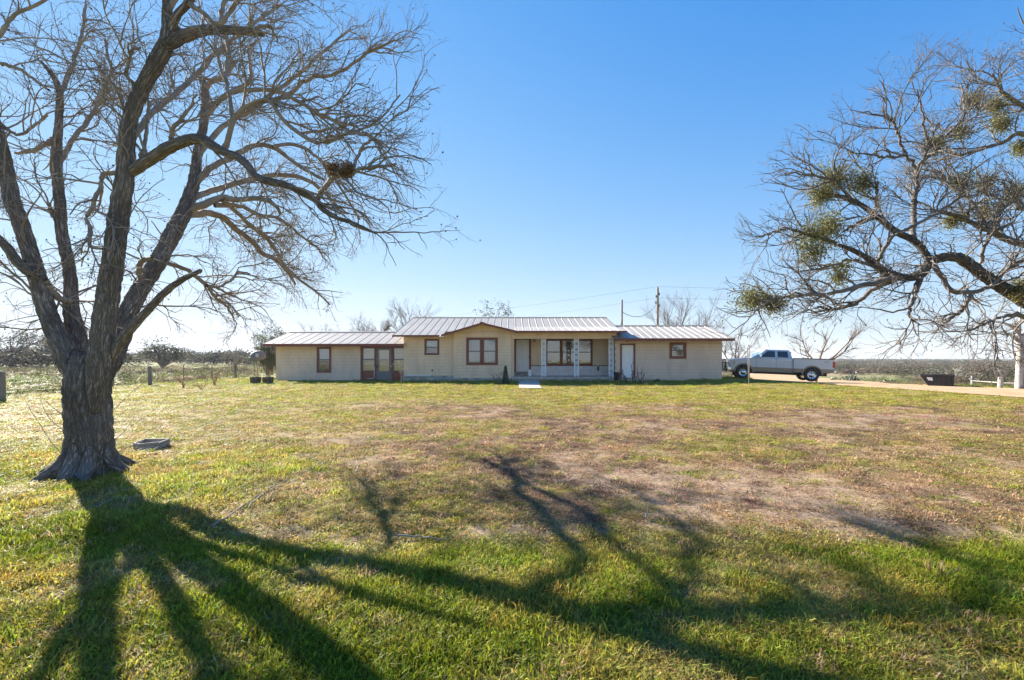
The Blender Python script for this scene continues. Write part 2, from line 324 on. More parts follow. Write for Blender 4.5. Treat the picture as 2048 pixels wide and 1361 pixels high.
# driveway, draped over the terrain
rows = []
for i in range(len(near_e)-1):
    for q in range(10):
        u = q/10; rows.append((near_e[i].lerp(near_e[i+1], u), far_e[i].lerp(far_e[i+1], u)))
rows.append((near_e[-1], far_e[-1])); RV = []
rr_ = np.random.RandomState(3)
for a_, b_ in rows:
    j0 = rr_.uniform(-.12, .12); j1 = rr_.uniform(-.3, .3)
    for q in range(13):
        u = q/12; x_ = a_.x+(b_.x-a_.x)*u; y_ = a_.y+(b_.y-a_.y)*u+(j0 if q == 0 else 0)+(j1 if q == 12 else 0)
        RV.append((x_, y_, G(x_, y_)+.03+.015*math.sin(u*math.pi)))
k = len(rows); idx = np.arange(k*13).reshape(k, 13)
tag(link('driveway', np_mesh('driveway', np.array(RV), np.stack([idx[:-1, :-1], idx[1:, :-1], idx[1:, 1:], idx[:-1, 1:]], -1).reshape(-1, 4), True), None,
         mat('caliche', (.50, .335, .20), (.36, .235, .14), .95, 1.3, bump=.5, bscale=25, spec=.1)), kind='structure')
# walk slabs in front of the step
walk = empty('walkway', (0, 0, 0)); tag(walk, kind='structure')
concrete = mat('concrete', (.55, .47, .39), (.42, .36, .30), .9, 3, bump=.3, bscale=40)
for (a_, b_, y0, y1) in ((.42, 1.62, 25.9, 27.75), (.36, 1.50, 24.0, 25.86), (.38, 1.46, 22.1, 23.96)):
    zc = [G(x_, y_)+.045 for x_, y_ in ((a_, y0), (b_, y0), (b_, y1), (a_, y1))]
    q = MB(); q.add([(a_, y0, zc[0]), (b_, y0, zc[1]), (b_, y1, zc[2]), (a_, y1, zc[3]), (a_, y0, -.1), (b_, y0, -.1), (b_, y1, -.1), (a_, y1, -.1)],
                    [(0, 1, 2, 3), (4, 7, 6, 5), (0, 4, 5, 1), (1, 5, 6, 2), (2, 6, 7, 3), (3, 7, 4, 0)]); q.build('slab', concrete, walk, bevel=.012)

# ------------------------------------------------------------------ grass
def clump(name, seed, nb, rad, h, lean, wid, curl):
    rg_ = np.random.RandomState(seed); V = []; Fc = []
    for i in range(nb):
        a_ = rg_.uniform(0, 6.283); r_ = rad*math.sqrt(rg_.rand()); b0 = np.array((r_*math.cos(a_), r_*math.sin(a_), -.012))
        hh = h*rg_.uniform(.45, 1.25); aa = rg_.uniform(0, 6.283); ln = lean*rg_.uniform(.2, 1.2); d = np.array((math.cos(aa), math.sin(aa), 0)); w = wid*rg_.uniform(.7, 1.3)
        wa = rg_.uniform(0, 6.283); s_ = np.array((math.cos(wa), math.sin(wa), 0))*w*.5
        m_ = b0+d*hh*ln*.35+np.array((0, 0, hh*.6)); e_ = b0+d*hh*ln*(1+curl*rg_.rand())+np.array((0, 0, hh*(1-.35*ln*rg_.rand())))
        k_ = len(V); V += [b0-s_, b0+s_, m_+s_*.8, m_-s_*.8, e_]; Fc += [(k_, k_+1, k_+2, k_+3), (k_+3, k_+2, k_+4, k_+4)]
    me = bpy.data.meshes.new(name); me.from_pydata([tuple(v) for v in V], [], [f if f[2] != f[3] else f[:3] for f in Fc]); me.update()
    set_tint(me, rg_, .45, 1.5); return me
grass_m = instance_mat('grass_blades', .45, .55)
gcoll = bpy.data.collections.new('grass_sources')
specs = [('a', 60, .11, .060, .8, .0075, .5)]*3+[('b', 60, .10, .034, 1.6, .0065, 1.0)]*3+[('c', 22, .08, .042, 1.2, .016, .4)]*2
for i, sp in enumerate(specs):
    me = clump('blade_tuft_%d' % i, 40+i, *sp[1:]); me.materials.append(grass_m); gcoll.objects.link(bpy.data.objects.new('blade_tuft_%d' % i, me))
HOUSE = ((-15.3, 13.5), (28.3, 36))
def in_house(x, y):
    h = ((x > -15.2) & (x < 13.4) & (y > 28.75) & (y < 36))
    w = (x > .3) & (x < 1.66) & (y > 22.0) & (y < 28.8)
    return h | w
rng = np.random.RandomState(11)
def ring(r0, r1, dens, wide):
    """points in front of, beside and a little behind the camera"""
    area = wide/2*(r1*r1-r0*r0); N = int(area*dens); r = np.sqrt(rng.uniform(r0*r0, r1*r1, N)); a = rng.uniform(-wide/2, wide/2, N)
    return r*np.sin(a), r*np.cos(a)
bands = [(.9, 3.4, 330, 3.4, 1.0), (3.4, 5.5, 210, 2.6, 1.05), (5.5, 9, 105, 2.2, 1.3), (9, 15, 50, 2.1, 1.7), (15, 24, 24, 2.05, 2.2), (24, 36, 13, 2.0, 2.7)]
A = []
for r0, r1, dn, wd, sc in bands:
    x_, y_ = ring(r0, r1, dn, wd); A.append(np.stack([x_, y_, np.full(len(x_), sc)], 1))
A = np.vstack(A); x_, y_, sc = A.T
ok = ~in_house(x_, y_) & ~inpoly(x_, y_, ROAD) & (x_ > -22.5) & (y_ < 34)
x_, y_, sc = x_[ok], y_[ok], sc[ok]
cc, bare, lush, dry = cover(x_, y_)
keep = rng.rand(len(x_)) > bare*.62; x_, y_, sc, cc, bare, lush, dry = [q[keep] for q in (x_, y_, sc, cc, bare, lush, dry)]
N = len(x_); nh = sm(y_, 24, 27)
cc = cc*rng.uniform(.72, 1.28, (N, 1))*(1+.08*rng.randn(N, 3))
strawy = rng.rand(N) < (.12+.25*dry)*(1-.75*lush); cc[strawy] = STRAW*rng.uniform(.6, 1.25, (strawy.sum(), 1))
greeny = (rng.rand(N) < .08) & ~strawy; cc[greeny] = GREEN*rng.uniform(.8, 1.3, (greeny.sum(), 1))
hh = (.50+.60*lush*(.55+.8*fbm(x_, y_, 2.2, 31, 3))+.25*nh+.7*sm(y_, 27.7, 28.5)*rng.rand(N))*rng.uniform(.7, 1.3, N)
hh = np.where(sc > 1.6, hh*.75, hh)
vid = np.where(rng.rand(N) < .35+.5*dry-.3*lush, rng.randint(3, 6, N), rng.randint(0, 3, N)); vid = np.where(rng.rand(N) < .05, rng.randint(6, 8, N), vid)
pts = np.stack([x_, y_, gz(x_, y_)], 1); rot = np.stack([rng.normal(0, .12, N), rng.normal(0, .12, N), rng.uniform(0, 6.283, N)], 1)
scl = np.stack([sc*rng.uniform(.8, 1.2, N), sc*rng.uniform(.8, 1.2, N), hh*np.minimum(sc, 1.9)], 1)
tag(scatter('lawn_grass', pts, rot, scl, vid, cc, gcoll), 'green and straw coloured winter lawn grass growing over the yard', 'grass', kind='stuff')
# ------------------------------------------------------------------ house
wall_m = mat('painted_block', (.88, .65, .44), (.75, .55, .39), .9, 1.6, bump=.15, bscale=60, spec=.2, coord='World', stretch=(1.2, 1.2, .45), lo=.42, hi=.74, detail=8)
wallg_m = mat('painted_block_wing', (.79, .60, .46), (.66, .505, .395), .9, 1.6, bump=.15, bscale=60, spec=.2, coord='World', stretch=(1.2, 1.2, .45), lo=.42, hi=.74, detail=8)
mort_m = mat('block_joint', (.56, .43, .29), (.48, .37, .26), .95, 6)
base_m = mat('foundation', (.50, .47, .42), (.25, .24, .22), .95, 2.5, bump=.3, stretch=(1, 1, 2))
brown_m = mat('brown_trim', (.24, .062, .034), (.19, .052, .030), .55, 4)
white_m = mat('white_paint', (.88, .86, .84), (.82, .80, .78), .5, 3)
screen_m = mat('grey_storm_frame', (.17, .16, .16), None, .5)
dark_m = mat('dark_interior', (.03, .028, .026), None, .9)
curt_m = mat('sheer_curtain', (.74, .74, .76), (.60, .60, .64), .9, 3, stretch=(8, 1, .4), transl=.2)
blind_m = mat('white_blind', (.78, .76, .72), (.68, .65, .60), .8, 2, stretch=(.3, 1, 12))
tan_blind_m = mat('cream_blind', (.90, .70, .46), (.80, .61, .40), .8, 2, stretch=(.3, 1, 10))
glass = glass_mat('window_glass', (.88, .90, .92), .05)
glass2 = glass_mat('porch_window_glass', (.45, .48, .50), .12)
iron_m = mat('white_iron', (.88, .87, .85), (.78, .76, .73), .5, 9)
soffit_m = mat('soffit', (.45, .36, .25), None, .9)
wain_m = mat('white_brick', (.84, .79, .77), (.72, .67, .65), .8, 4)
def metal_roof(name, c):
    m = mat(name, c, tuple(q*.80 for q in c), .5, 1.1, metal=.12, bump=.05, bscale=2.0, stretch=(1, .35, .35), detail=7, lo=.3, hi=.7)
    return m
roof_m = metal_roof('galvanized_roof', (.43, .385, .34))
ridge_m = metal_roof('ridge_metal', (.36, .33, .30))
house = empty('ranch_house', (0, 28.8, 0)); tag(house, 'long tan single storey ranch house with metal roof and brown trim', 'house')
HL = Vector(house.location)
def hb(mb, name, m, parent=None, **k):
    mb.v = [(v[0]-HL.x, v[1]-HL.y, v[2]-HL.z) for v in mb.v]; return mb.build(name, m, parent or house, **k)
def subtract(x0, x1, z0, z1, holes):
    xs = sorted({x0, x1, *[min(max(h[i], x0), x1) for h in holes for i in (0, 1)]}); zs = sorted({z0, z1, *[min(max(h[i], z0), z1) for h in holes for i in (2, 3)]})
    out = []
    for a_, b_ in zip(xs[:-1], xs[1:]):
        for c_, d_ in zip(zs[:-1], zs[1:]):
            if b_-a_ < 1e-4 or d_-c_ < 1e-4: continue
            mx_, mz_ = (a_+b_)/2, (c_+d_)/2
            if not any(h[0] < mx_ < h[1] and h[2] < mz_ < h[3] for h in holes): out.append((a_, b_, c_, d_))
    return out
BLOCKS = []   # (area, x0,x1,z0,z1, Y, parent, material)
def wall(name, x0, x1, z0, z1, Y, holes, m, blocks=True, off=0., top=None):
    """mortar backing with openings; block courses proud of it"""
    q = MB()
    for r_ in subtract(x0, x1, z0, z1, holes): q.box(r_[0], r_[1], Y+.008, Y+.16, r_[2], r_[3])
    w = hb(q, name, mort_m if blocks else m)
    if not blocks: return w
    c = 0; z = z0
    while z < z1-.02:
        zt = min(z+.203, z1); sx = x0-(.2 if c % 2 else 0)+off
        while sx < x1:
            a_, b_ = max(sx, x0), min(sx+.406, x1); sx += .406
            if b_-a_ < .02: continue
            for r_ in subtract(a_, b_, z, zt, holes):
                if r_[1]-r_[0] > .02 and r_[3]-r_[2] > .015:
                    BLOCKS.append(((r_[1]-r_[0])*(r_[3]-r_[2]), r_[0]+.004, r_[1]-.004, r_[2]+.005, r_[3]-.005, Y, w, m))
        z = zt; c += 1
    return w
def rect(px0, px1, py0, py1, Y): return (X(px0, Y), X(px1, Y), Z(py1, Y), Z(py0, Y))
YL, YM, YB, YP = 29.2, 29.0, 28.8, 30.75
w_left = rect(633.5, 662.5, 694, 746, YL); w_small = rect(849, 878.5, 678, 710.5, YM); w_bay = rect(932.5, 995.5, 675.5, 730.5, YB)
w_right = rect(1339, 1372.5, 685, 718, YB); d_right = rect(1240.5, 1270.5, 687.5, 757, YB)
screen_x = (X(721, YL), X(807, YL))
wall('wall', X(551.8, YL), screen_x[0], -.1, 2.58, YL, [w_left], wallg_m)
wall('wall', X(807, YM), X(907, YB), .42, 3.12, YM, [w_small], wall_m)
bay_x0 = X(907, YB); porch_x0 = X(1023.5, YB); porch_x1 = X(1228, YB); beam_z = Z(678, YB)
wbay = wall('wall', bay_x0, porch_x0, .28, 3.20, YB, [w_bay], wall_m)
wall('wall', X(1229, YB)+.02, X(1444, YB), .02, 2.98, YB, [w_right, d_right], wallg_m, off=.1)
# gable infill over the bay and beam over the porch
q = MB(); q.prism([(bay_x0, 3.202), (porch_x0+.15, 3.202), (porch_x0+.15, 3.24), (-1.86, 3.70), (bay_x0, 3.17)], YB+.003, YB+.16); hb(q, 'gable_wall', wall_m)
q = MB(); q.box(porch_x0+.004, porch_x1+.16, YB+.002, YB+.2, beam_z, 3.22); hb(q, 'porch_beam', wall_m)
# foundation strips
q = MB(); q.box(X(807, YM)-.05, bay_x0+.02, YM-.03, YM+.2, -.1, .415); hb(q, 'foundation', base_m)
q = MB(); q.box(bay_x0-.02, porch_x0-.05, YB-.03, YB+.2, -.1, .275); hb(q, 'foundation', base_m)
# side and back walls (closed shell)
q = MB(); q.box(X(551.8, YL)+.001, X(551.8, YL)+.15, YL+.165, 35, -.2, 2.55); q.box(X(551.8, YL), -6.9, 34.85, 35, -.2, 2.55)
q.prism([(0, 0)], 0, 0) if False else None
hb(q, 'wall', wallg_m)
q = MB(); q.add([(X(551.8, YL)+.08, YL+.1, 2.4), (X(551.8, YL)+.08, 35, 2.4), (X(551.8, YL)+.08, 32, 3.3)], [(0, 1, 2)]); hb(q, 'gable_wall', wallg_m)
xr = X(1444, YB)
q = MB(); q.box(xr-.15, xr-.001, YB+.165, 35, -.2, 2.9); q.box(6.9, xr, 34.85, 35, -.2, 2.9); hb(q, 'wall', wallg_m)
q = MB(); q.add([(xr-.08, YB+.1, 2.8), (xr-.08, 34.9, 2.8), (xr-.08, 31.6, 3.7)], [(0, 1, 2)]); hb(q, 'gable_wall', wallg_m)
q = MB(); x0_, x1_ = X(807, YM), porch_x1+.16
q.box(x0_+.001, x0_+.16, YM+.165, 39.6, -.2, 3.15); q.box(x1_-.16, x1_, YP+.2, 39.6, -.2, 3.15); q.box(x0_, x1_, 39.45, 39.6, -.2, 3.1)
q.box(bay_x0+.001, bay_x0+.15, YB+.165, YM+.1, .0, 3.05); hb(q, 'wall', wall_m)
for xx in (x0_+.08, x1_-.05):
    q = MB(); q.add([(xx, YM+.1, 3.05), (xx, 39.5, 3.05), (xx, 34.2, 4.5)], [(0, 1, 2)]); hb(q, 'gable_wall', wall_m)
# porch: slab, steps, back wall, ceiling
slab_z = Z(754, YB)
q = MB(); q.box(porch_x0, porch_x1+.16, YB-.04, YP+.1, slab_z-.14, slab_z); hb(q, 'porch_slab', concrete, bevel=.01)
q = MB(); q.box(porch_x0+.02, porch_x1+.13, YB, YP, -.2, slab_z-.142); hb(q, 'foundation', base_m)
q = MB(); q.box(porch_x0-.02, X(1086, YB), YB-.42, YB-.045, -.1, slab_z-.16); hb(q, 'porch_step', base_m, bevel=.01)
d_front = rect(1028.5, 1062, 676, 745, YP); w_porch = rect(1091, 1185, 678.5, 731, YP); wz = Z(731.5, YP)
wall('wall', porch_x0+.16, porch_x1+.15, wz, 2.95, YP, [d_front, w_porch], wall_m, blocks=False)
wain = wall('wainscot', porch_x0+.16, porch_x1+.15, slab_z, wz-.03, YP, [d_front], wain_m, blocks=False)
q = MB(); q.box(X(1062.5, YP), porch_x1, YP-.055, YP+.005, wz-.03, wz+.02); hb(q, 'wainscot_cap', brown_m)
nb = 0
bricks = MB(); zz = slab_z+.005
while zz < wz-.04:                                     # bricks of the wainscot
    xx = X(1062.5, YP)+(0.0 if nb % 2 else -.1); nb += 1
    while xx < porch_x1:
        a_, b_ = max(xx, X(1062.5, YP)), min(xx+.196, porch_x1)
        if b_-a_ > .03: bricks.box(a_, b_, YP-.004, YP+.007, zz, min(zz+.061, wz-.035))
        xx += .205
    zz += .07
tag(hb(bricks, 'brickwork', wain_m, wain), kind='stuff')
q = MB(); q.box(porch_x0+.005, porch_x0+.155, YB+.17, YP+.1, .1, 3.0); hb(q, 'wall', wall_m)
q = MB(); q.box(porch_x0, porch_x1+.15, YB+.205, YP+.1, 2.95, 2.99); hb(q, 'porch_ceiling', soffit_m)
# blocks: the 300 largest one by one, the rest joined per wall
BLOCKS.sort(key=lambda t: -t[0]); shared = {}
for i, (ar, a_, b_, c_, d_, Y, w, m) in enumerate(BLOCKS[:300]):
    kx = (round(b_-a_, 3), round(d_-c_, 3), m.name)
    if kx not in shared:
        q = MB(); q.box(-kx[0]/2, kx[0]/2, -.006, .02, -kx[1]/2, kx[1]/2); shared[kx] = q.mesh('block'); shared[kx].materials.append(m)
    o = link('block', shared[kx], w); o.location = ((a_+b_)/2, Y-HL.y+(i*7 % 5)*.0004, (c_+d_)/2)
rest = {}
for (ar, a_, b_, c_, d_, Y, w, m) in BLOCKS[300:]:
    rest.setdefault(w.name, (MB(), w, m))[0].box(a_, b_, Y-.006, Y+.02, c_, d_)
for q, w, m in rest.values(): tag(hb(q, 'blockwork', m, w), kind='stuff')

# windows
def curtain(x0, x1, z0, z1, y, m, parent, folds=9, name='curtain'):
    nx = folds*6; V = []; Fc = []
    for i in range(nx+1):
        u = i/nx; xx = x0+(x1-x0)*u; yy = y+.025*math.sin(u*folds*6.283+1.3*math.sin(u*9))
        V += [(xx, yy, z0), (xx, yy, z1)]
    q = MB(); q.add(V, [(2*i, 2*i+2, 2*i+3, 2*i+1) for i in range(nx)]); return hb(q, name, m, parent, smooth=True, fixn=False)
def blind(x0, x1, z0, z1, y, m, parent, step=.05):
    q = MB(); zz = z0
    while zz < z1: q.add([(x0, y, zz), (x1, y, zz), (x1, y+.012, zz+step*.95), (x0, y+.012, zz+step*.95)], [(0, 1, 2, 3)]); zz += step
    return hb(q, 'blind', m, parent, fixn=False)
def frame(mb, x0, x1, z0, z1, y0, y1, t, sill=None):
    s_ = sill or t
    mb.box(x0, x0+t, y0, y1, z0, z1); mb.box(x1-t, x1, y0, y1, z0, z1); mb.box(x0+t, x1-t, y0, y1, z1-t, z1); mb.box(x0+t, x1-t, y0, y1, z0, z0+s_)
def window(r_, Y, lights, g, split=.5, trim=.115, mull=.13, cover_=None, cov_m=None, label=None, sash_m=None):
    x0, x1, z0, z1 = r_; q = MB(); frame(q, x0, x1, z0, z1, Y-.03, Y+.07, trim)
    w = hb(q, 'window', brown_m); ix0, ix1, iz0, iz1 = x0+trim, x1-trim, z0+trim, z1-trim
    lw = (ix1-ix0-mull*(lights-1))/lights
    for i in range(lights):
        a_ = ix0+i*(lw+mull); b_ = a_+lw
        if i: qm = MB(); qm.box(a_-mull, a_, Y-.028, Y+.068, iz0, iz1); hb(qm, 'mullion', brown_m, w)
        zs = iz0+(iz1-iz0)*split; sash_ = sash_m or screen_m
        for (c_, d_, dy) in ((iz0, zs, .025), (zs+.002, iz1, .042)):
            qs = MB(); frame(qs, a_+.002, b_-.002, c_+.001, d_, Y+dy-.012, Y+dy+.012, .032); hb(qs, 'sash', sash_, w)
            qp = MB(); qp.box(a_+.03, b_-.03, Y+dy-.003, Y+dy+.003, c_+.03, d_-.03); hb(qp, 'pane', g, w)
        if cover_ == 'curtain':
            curtain(a_, a_+lw*.93, iz0, iz1, Y+.16, curt_m, w)
        elif cover_ == 'half': blind(a_, b_, zs-.02, iz1, Y+.12, blind_m, w)
        elif cover_ == 'full': blind(a_, b_, iz0, iz1, Y+.12, cov_m or blind_m, w)
        qd = MB(); qd.box(a_-.1, b_+.1, Y+.5, Y+.52, iz0-.1, iz1+.1); hb(qd, 'dark_room_sheet', dark_m, w)  # dark sheet painted to stand for the unlit room behind the pane
    return w
window(w_left, YL, 1, glass, .5, cover_='half')
window(w_small, YM, 1, glass, .47, trim=.10, cover_='half')
window(w_bay, YB, 2, glass, .5, trim=.13, mull=.2, cover_='curtain')
window(w_right, YB, 1, glass2, .5, trim=.14)
window(w_porch, YP, 3, glass2, .5, trim=.10, mull=.14)
# front door (white, panelled) and its frame
def door(r_, Y, t, m, panels, parent=house, knob=1, dm=None):
    x0, x1, z0, z1 = r_; q = MB(); frame(q, x0, x1, z0, z1, Y-.03, Y+.10, t, .03); fr = hb(q, 'door_frame', brown_m)
    q = MB(); q.box(x0+t+.003, x1-t-.003, Y+.03, Y+.075, z0+.035, z1-t-.003); dd = hb(q, 'door', m)
    W = x1-x0-2*t; H = z1-t-z0-.035
    for (a_, b_, c_, d_) in panels:
        q = MB(); q.box(x0+t+W*a_, x0+t+W*b_, Y+.018, Y+.032, z0+.035+H*c_, z0+.035+H*d_); hb(q, 'door_panel', m, dd, bevel=.006)
    kx = x1-t-.07 if knob > 0 else x0+t+.07
    q = MB(); q.lathe([(0, -.055), (.026, -.05), (.03, -.03), (.012, -.018), (.03, -.004), (.03, 0)], 12, 'y', (kx, Y+.03, z0+1.0)); hb(q, 'door_handle', mat('dark_brass', (.08, .07, .05), None, .35, metal=.8), dd, smooth=True)
    return dd
six = [(.12, .46, .08, .34), (.54, .88, .08, .34), (.12, .46, .40, .76), (.54, .88, .40, .76), (.12, .46, .81, .94), (.54, .88, .81, .94)]
door(d_front, YP, .125, white_m, six)
door((d_right[0], d_right[1], d_right[2], d_right[3]), YB, .10, white_m, [])
q = MB(); q.box(d_right[0]-.03, d_right[1]+.03, YB-.25, YB-.01, -.1, d_right[2]-.01); hb(q, 'door_step', concrete)
q = MB(); q.box(d_front[0], d_front[1], YP-.3, YP-.005, slab_z+.003, d_front[2]-.01); hb(q, 'door_step', base_m)
# screened entry of the left wing: frames, wood panels, storm door
sx0, sx1 = screen_x; zt_ = Z(693.5, YL); zb_ = Z(760.5, YL); zg0 = Z(742.5, YL); zg1 = Z(697, YL); zs_ = Z(719.5, YL)
q = MB(); q.box(sx0, X(807, YM), YL-.02, YL+.1, zt_-.08, 2.56); ent = hb(q, 'entry_screen', brown_m)
def bar(a_, b_, c_, d_, m=brown_m, y0=YL-.02, y1=YL+.08, nm='post', par=ent):
    q = MB(); q.box(a_, b_, y0, y1, c_, d_); return hb(q, nm, m, par)
PXb = lambda p_: X(p_, YL)
for a_, b_ in ((721, 725), (749.5, 753), (782.5, 787)): bar(PXb(a_), PXb(b_), -.1, zt_-.081)
for (a_, b_) in ((725, 749.5), (787, 808)):
    a_, b_ = PXb(a_)+.001, PXb(b_)-.001; bar(a_, b_, -.1, zg0, nm='wood_panel', y0=YL+.0, y1=YL+.06)
    qs = MB(); frame(qs, a_, b_, zg0+.001, zs_, YL+.0, YL+.03, .04); frame(qs, a_, b_, zs_+.002, zt_-.082, YL+.03, YL+.06, .04); hb(qs, 'sash', screen_m, ent)
    for (c_, d_, dy) in ((zg0+.04, zs_-.04, .015), (zs_+.04, zt_-.12, .045)):
        qp = MB(); qp.box(a_+.038, b_-.038, YL+dy-.003, YL+dy+.003, c_, d_); hb(qp, 'pane', glass, ent)
    blind(a_, b_, zg0, zt_-.1, YL+.13, tan_blind_m, ent)
a_, b_ = PXb(753)+.004, PXb(782.5)-.004
q = MB(); frame(q, a_, b_, -.02, zt_-.085, YL-.01, YL+.03, .13); q.box(a_+.13, b_-.13, YL-.008, YL+.028, .11, zg0); q.box(a_+.13, b_-.13, YL-.008, YL+.028, zs_-.045, zs_-.005); sdr = hb(q, 'storm_door', screen_m)
for c_, d_ in ((zg0, zs_-.045), (zs_-.005, zt_-.215)):
    qp = MB(); qp.box(a_+.13, b_-.13, YL+.007, YL+.012, c_, d_); hb(qp, 'pane', glass, sdr)
q = MB(); q.box(a_+.13, b_-.13, YL+.2, YL+.22, .0, zt_-.2); hb(q, 'inner_door', tan_blind_m, sdr)
q = MB(); q.box(a_+.03, a_+.07, YL-.05, YL-.012, .95, 1.1); hb(q, 'door_handle', dark_m, sdr)
q = MB(); q.box(sx0-.1, X(807, YL)+.1, YL+.7, YL+.72, -.1, 2.5); hb(q, 'dark_room_sheet', dark_m, ent)  # near-black sheet in place of the entry's dim interior
pipe_m = mat('white_pipe', (.75, .75, .75), None, .5)
q = MB(); q.tube([(PXb(749), YL-.05, 1.0), (PXb(749), YL-.05, .30), (PXb(747), YL-.05, .24), (PXb(735), YL-.05, .24)], .018, 8); hb(q, 'drain_pipe', pipe_m, smooth=True)
q = MB(); q.tube([(X(808, YM), YM-.1, Z(752.2, YM)), (X(864, YM), YM-.1, Z(752, YM)), (X(865, YM), YM-.1, Z(747, YM))], .035, 8); hb(q, 'drain_pipe', pipe_m, smooth=True)
q = MB(); q.lathe([(0, .1), (.04, .09), (.05, .03), (.03, 0)], 10, 'z', (X(865, YM), YM-.1, Z(742.5, YM))); hb(q, 'pipe_cap', dark_m, smooth=True)
q = MB(); q.lathe([(0, -.10), (.05, -.09), (.055, -.02), (.03, .05), (.03, .1)], 10, 'z', (X(1254, YB), YB-.1, Z(682, YB))); hb(q, 'porch_light', mat('amber_glass', (.3, .2, .08), None, .3), smooth=True)
q = MB(); q.lathe([(0, -.10), (.06, -.08), (.06, 0), (.08, .03)], 12, 'z', (X(1069, YP), YP-.12, Z(681, YP))); hb(q, 'porch_light', mat('amber_glass', (.3, .2, .08), None, .3), smooth=True)
# floodlights under the left eave corner
for dx in (-.09, .09):
    q = MB(); q.lathe([(0, 0), (.03, -.02), (.065, -.12), (.06, -.13), (0, -.125)], 10, 'z', (X(884, 28.25)+dx, 28.22, 2.98)); hb(q, 'floodlight', white_m, smooth=True)
# wrought iron porch columns with scrolls
def column(px0, px1):
    x0, x1 = X(px0, YB), X(px1, YB); y = YB+.045; q = MB()
    for xx in (x0, x1): q.box(xx-.03, xx+.03, y-.014, y+.014, slab_z+.002, beam_z-.002)
    c = hb(q, 'porch_column', iron_m); H = beam_z-slab_z; n = 7; mid = (x0+x1)/2; hw = (x1-x0)/2-.02
    for i in range(n):
        z0 = slab_z+H*i/n; h = H/n; s_ = 1 if i % 2 else -1; q = MB(); P = []
        for t_ in range(17):
            u = t_/16; P.append((mid+s_*hw*math.sin((u-.5)*2.9)*.92, y, z0+h*(.04+.92*u)))
        q.tube(P, .03, 6)
        for e_, zz in ((s_, z0+h*.74), (-s_, z0+h*.26)):
            S = []
            for t_ in range(15):
                a_ = t_/14*7.5; r_ = .075*(1-t_/17); S.append((mid-e_*.035+e_*r_*math.cos(a_), y, zz+r_*math.sin(a_)))
            q.tube(S, .022, 5)
        for e_ in (-1, 1):                                # leaves
            q.add([(mid+e_*hw*.2, y-.004, z0+h*.5), (mid+e_*hw*.55, y-.012, z0+h*.57), (mid+e_*hw*.95, y, z0+h*.5), (mid+e_*hw*.55, y+.008, z0+h*.43)], [(0, 1, 2, 3)])
        hb(q, 'scroll', iron_m, c)
for a_, b_ in ((1083.5, 1091.5), (1149, 1157), (1218.5, 1226.5)): column(a_, b_)
# ---- roofs
def roof_deck(name, prof, x0, x1, t=.05):
    q = MB(); n_ = len(prof); up_ = [(y, z-.012) for y, z in prof]; dn = [(y, z-.012-t) for y, z in prof]
    vs = [(x0, y, z) for y, z in up_]+[(x1, y, z) for y, z in up_]+[(x0, y, z) for y, z in dn]+[(x1, y, z) for y, z in dn]
    f = [(i, i+1, n_+i+1, n_+i) for i in range(n_-1)]+[(2*n_+i, 3*n_+i, 3*n_+i+1, 2*n_+i+1) for i in range(n_-1)]
    f += [(0, n_, 3*n_, 2*n_), (n_-1, 3*n_-1, 4*n_-1, 2*n_-1)]+[(i, 2*n_+i, 2*n_+i+1, i+1) for i in range(n_-1)]+[(n_+i, n_+i+1, 3*n_+i+1, 3*n_+i) for i in range(n_-1)]
    q.add(vs, f); return hb(q, name, soffit_m)
def panels(deck, prof, x0, x1, w, m, lift=0.):
    n_ = max(1, round((x1-x0)/w)); w = (x1-x0)/n_
    sec = [(0, 0), (.010, .022), (.036, .022), (.046, 0), (w*.36, .002), (w*.38, .008), (w*.40, .002), (w*.66, .002), (w*.68, .008), (w*.70, .002), (w-.001, 0)]
    k_ = len(sec); V = [(sx, y-HL.y, z+sz+lift) for (y, z) in prof for (sx, sz) in sec]
    Fc = [(i*k_+j, i*k_+j+1, (i+1)*k_+j+1, (i+1)*k_+j) for i in range(len(prof)-1) for j in range(k_-1)]
    q = MB(); q.add(V, Fc); me = q.mesh('roof_panel', fixn=False); me.materials.append(m)
    for i in range(n_):
        o = link('roof_panel', me, deck); o.location = (x0+i*w, .0006*math.sin(i*2.1), .0008*math.sin(i*5.3))
def fascia(deck, x0, x1, y, z, h, t=.03):
    q = MB(); q.box(x0, x1, y, y+t, z-h, z-.014); hb(q, 'fascia', brown_m, deck)
def rake(deck, prof, x, h, t=.03):
    q = MB()
    for (y0, z0), (y1, z1) in zip(prof[:-1], prof[1:]):
        q.add([(x, y0, z0-h), (x+t, y0, z0-h), (x+t, y1, z1-h), (x, y1, z1-h), (x, y0, z0-.013), (x+t, y0, z0-.013), (x+t, y1, z1-.013), (x, y1, z1-.013)],
              [(0, 3, 2, 1), (4, 5, 6, 7), (0, 1, 5, 4), (1, 2, 6, 5), (2, 3, 7, 6), (3, 0, 4, 7)])
    hb(q, 'rake_board', brown_m, deck)
def ridge_cap(deck, x0, x1, y, z, s_):
    q = MB(); q.add([(x0, y-.16, z-.16*s_+.045), (x0, y, z+.055), (x0, y+.16, z-.16*s_+.045), (x1, y-.16, z-.16*s_+.045), (x1, y, z+.055), (x1, y+.16, z-.16*s_+.045)], [(0, 3, 4, 1), (1, 4, 5, 2)])
    hb(q, 'ridge_cap', ridge_m, deck, fixn=False)
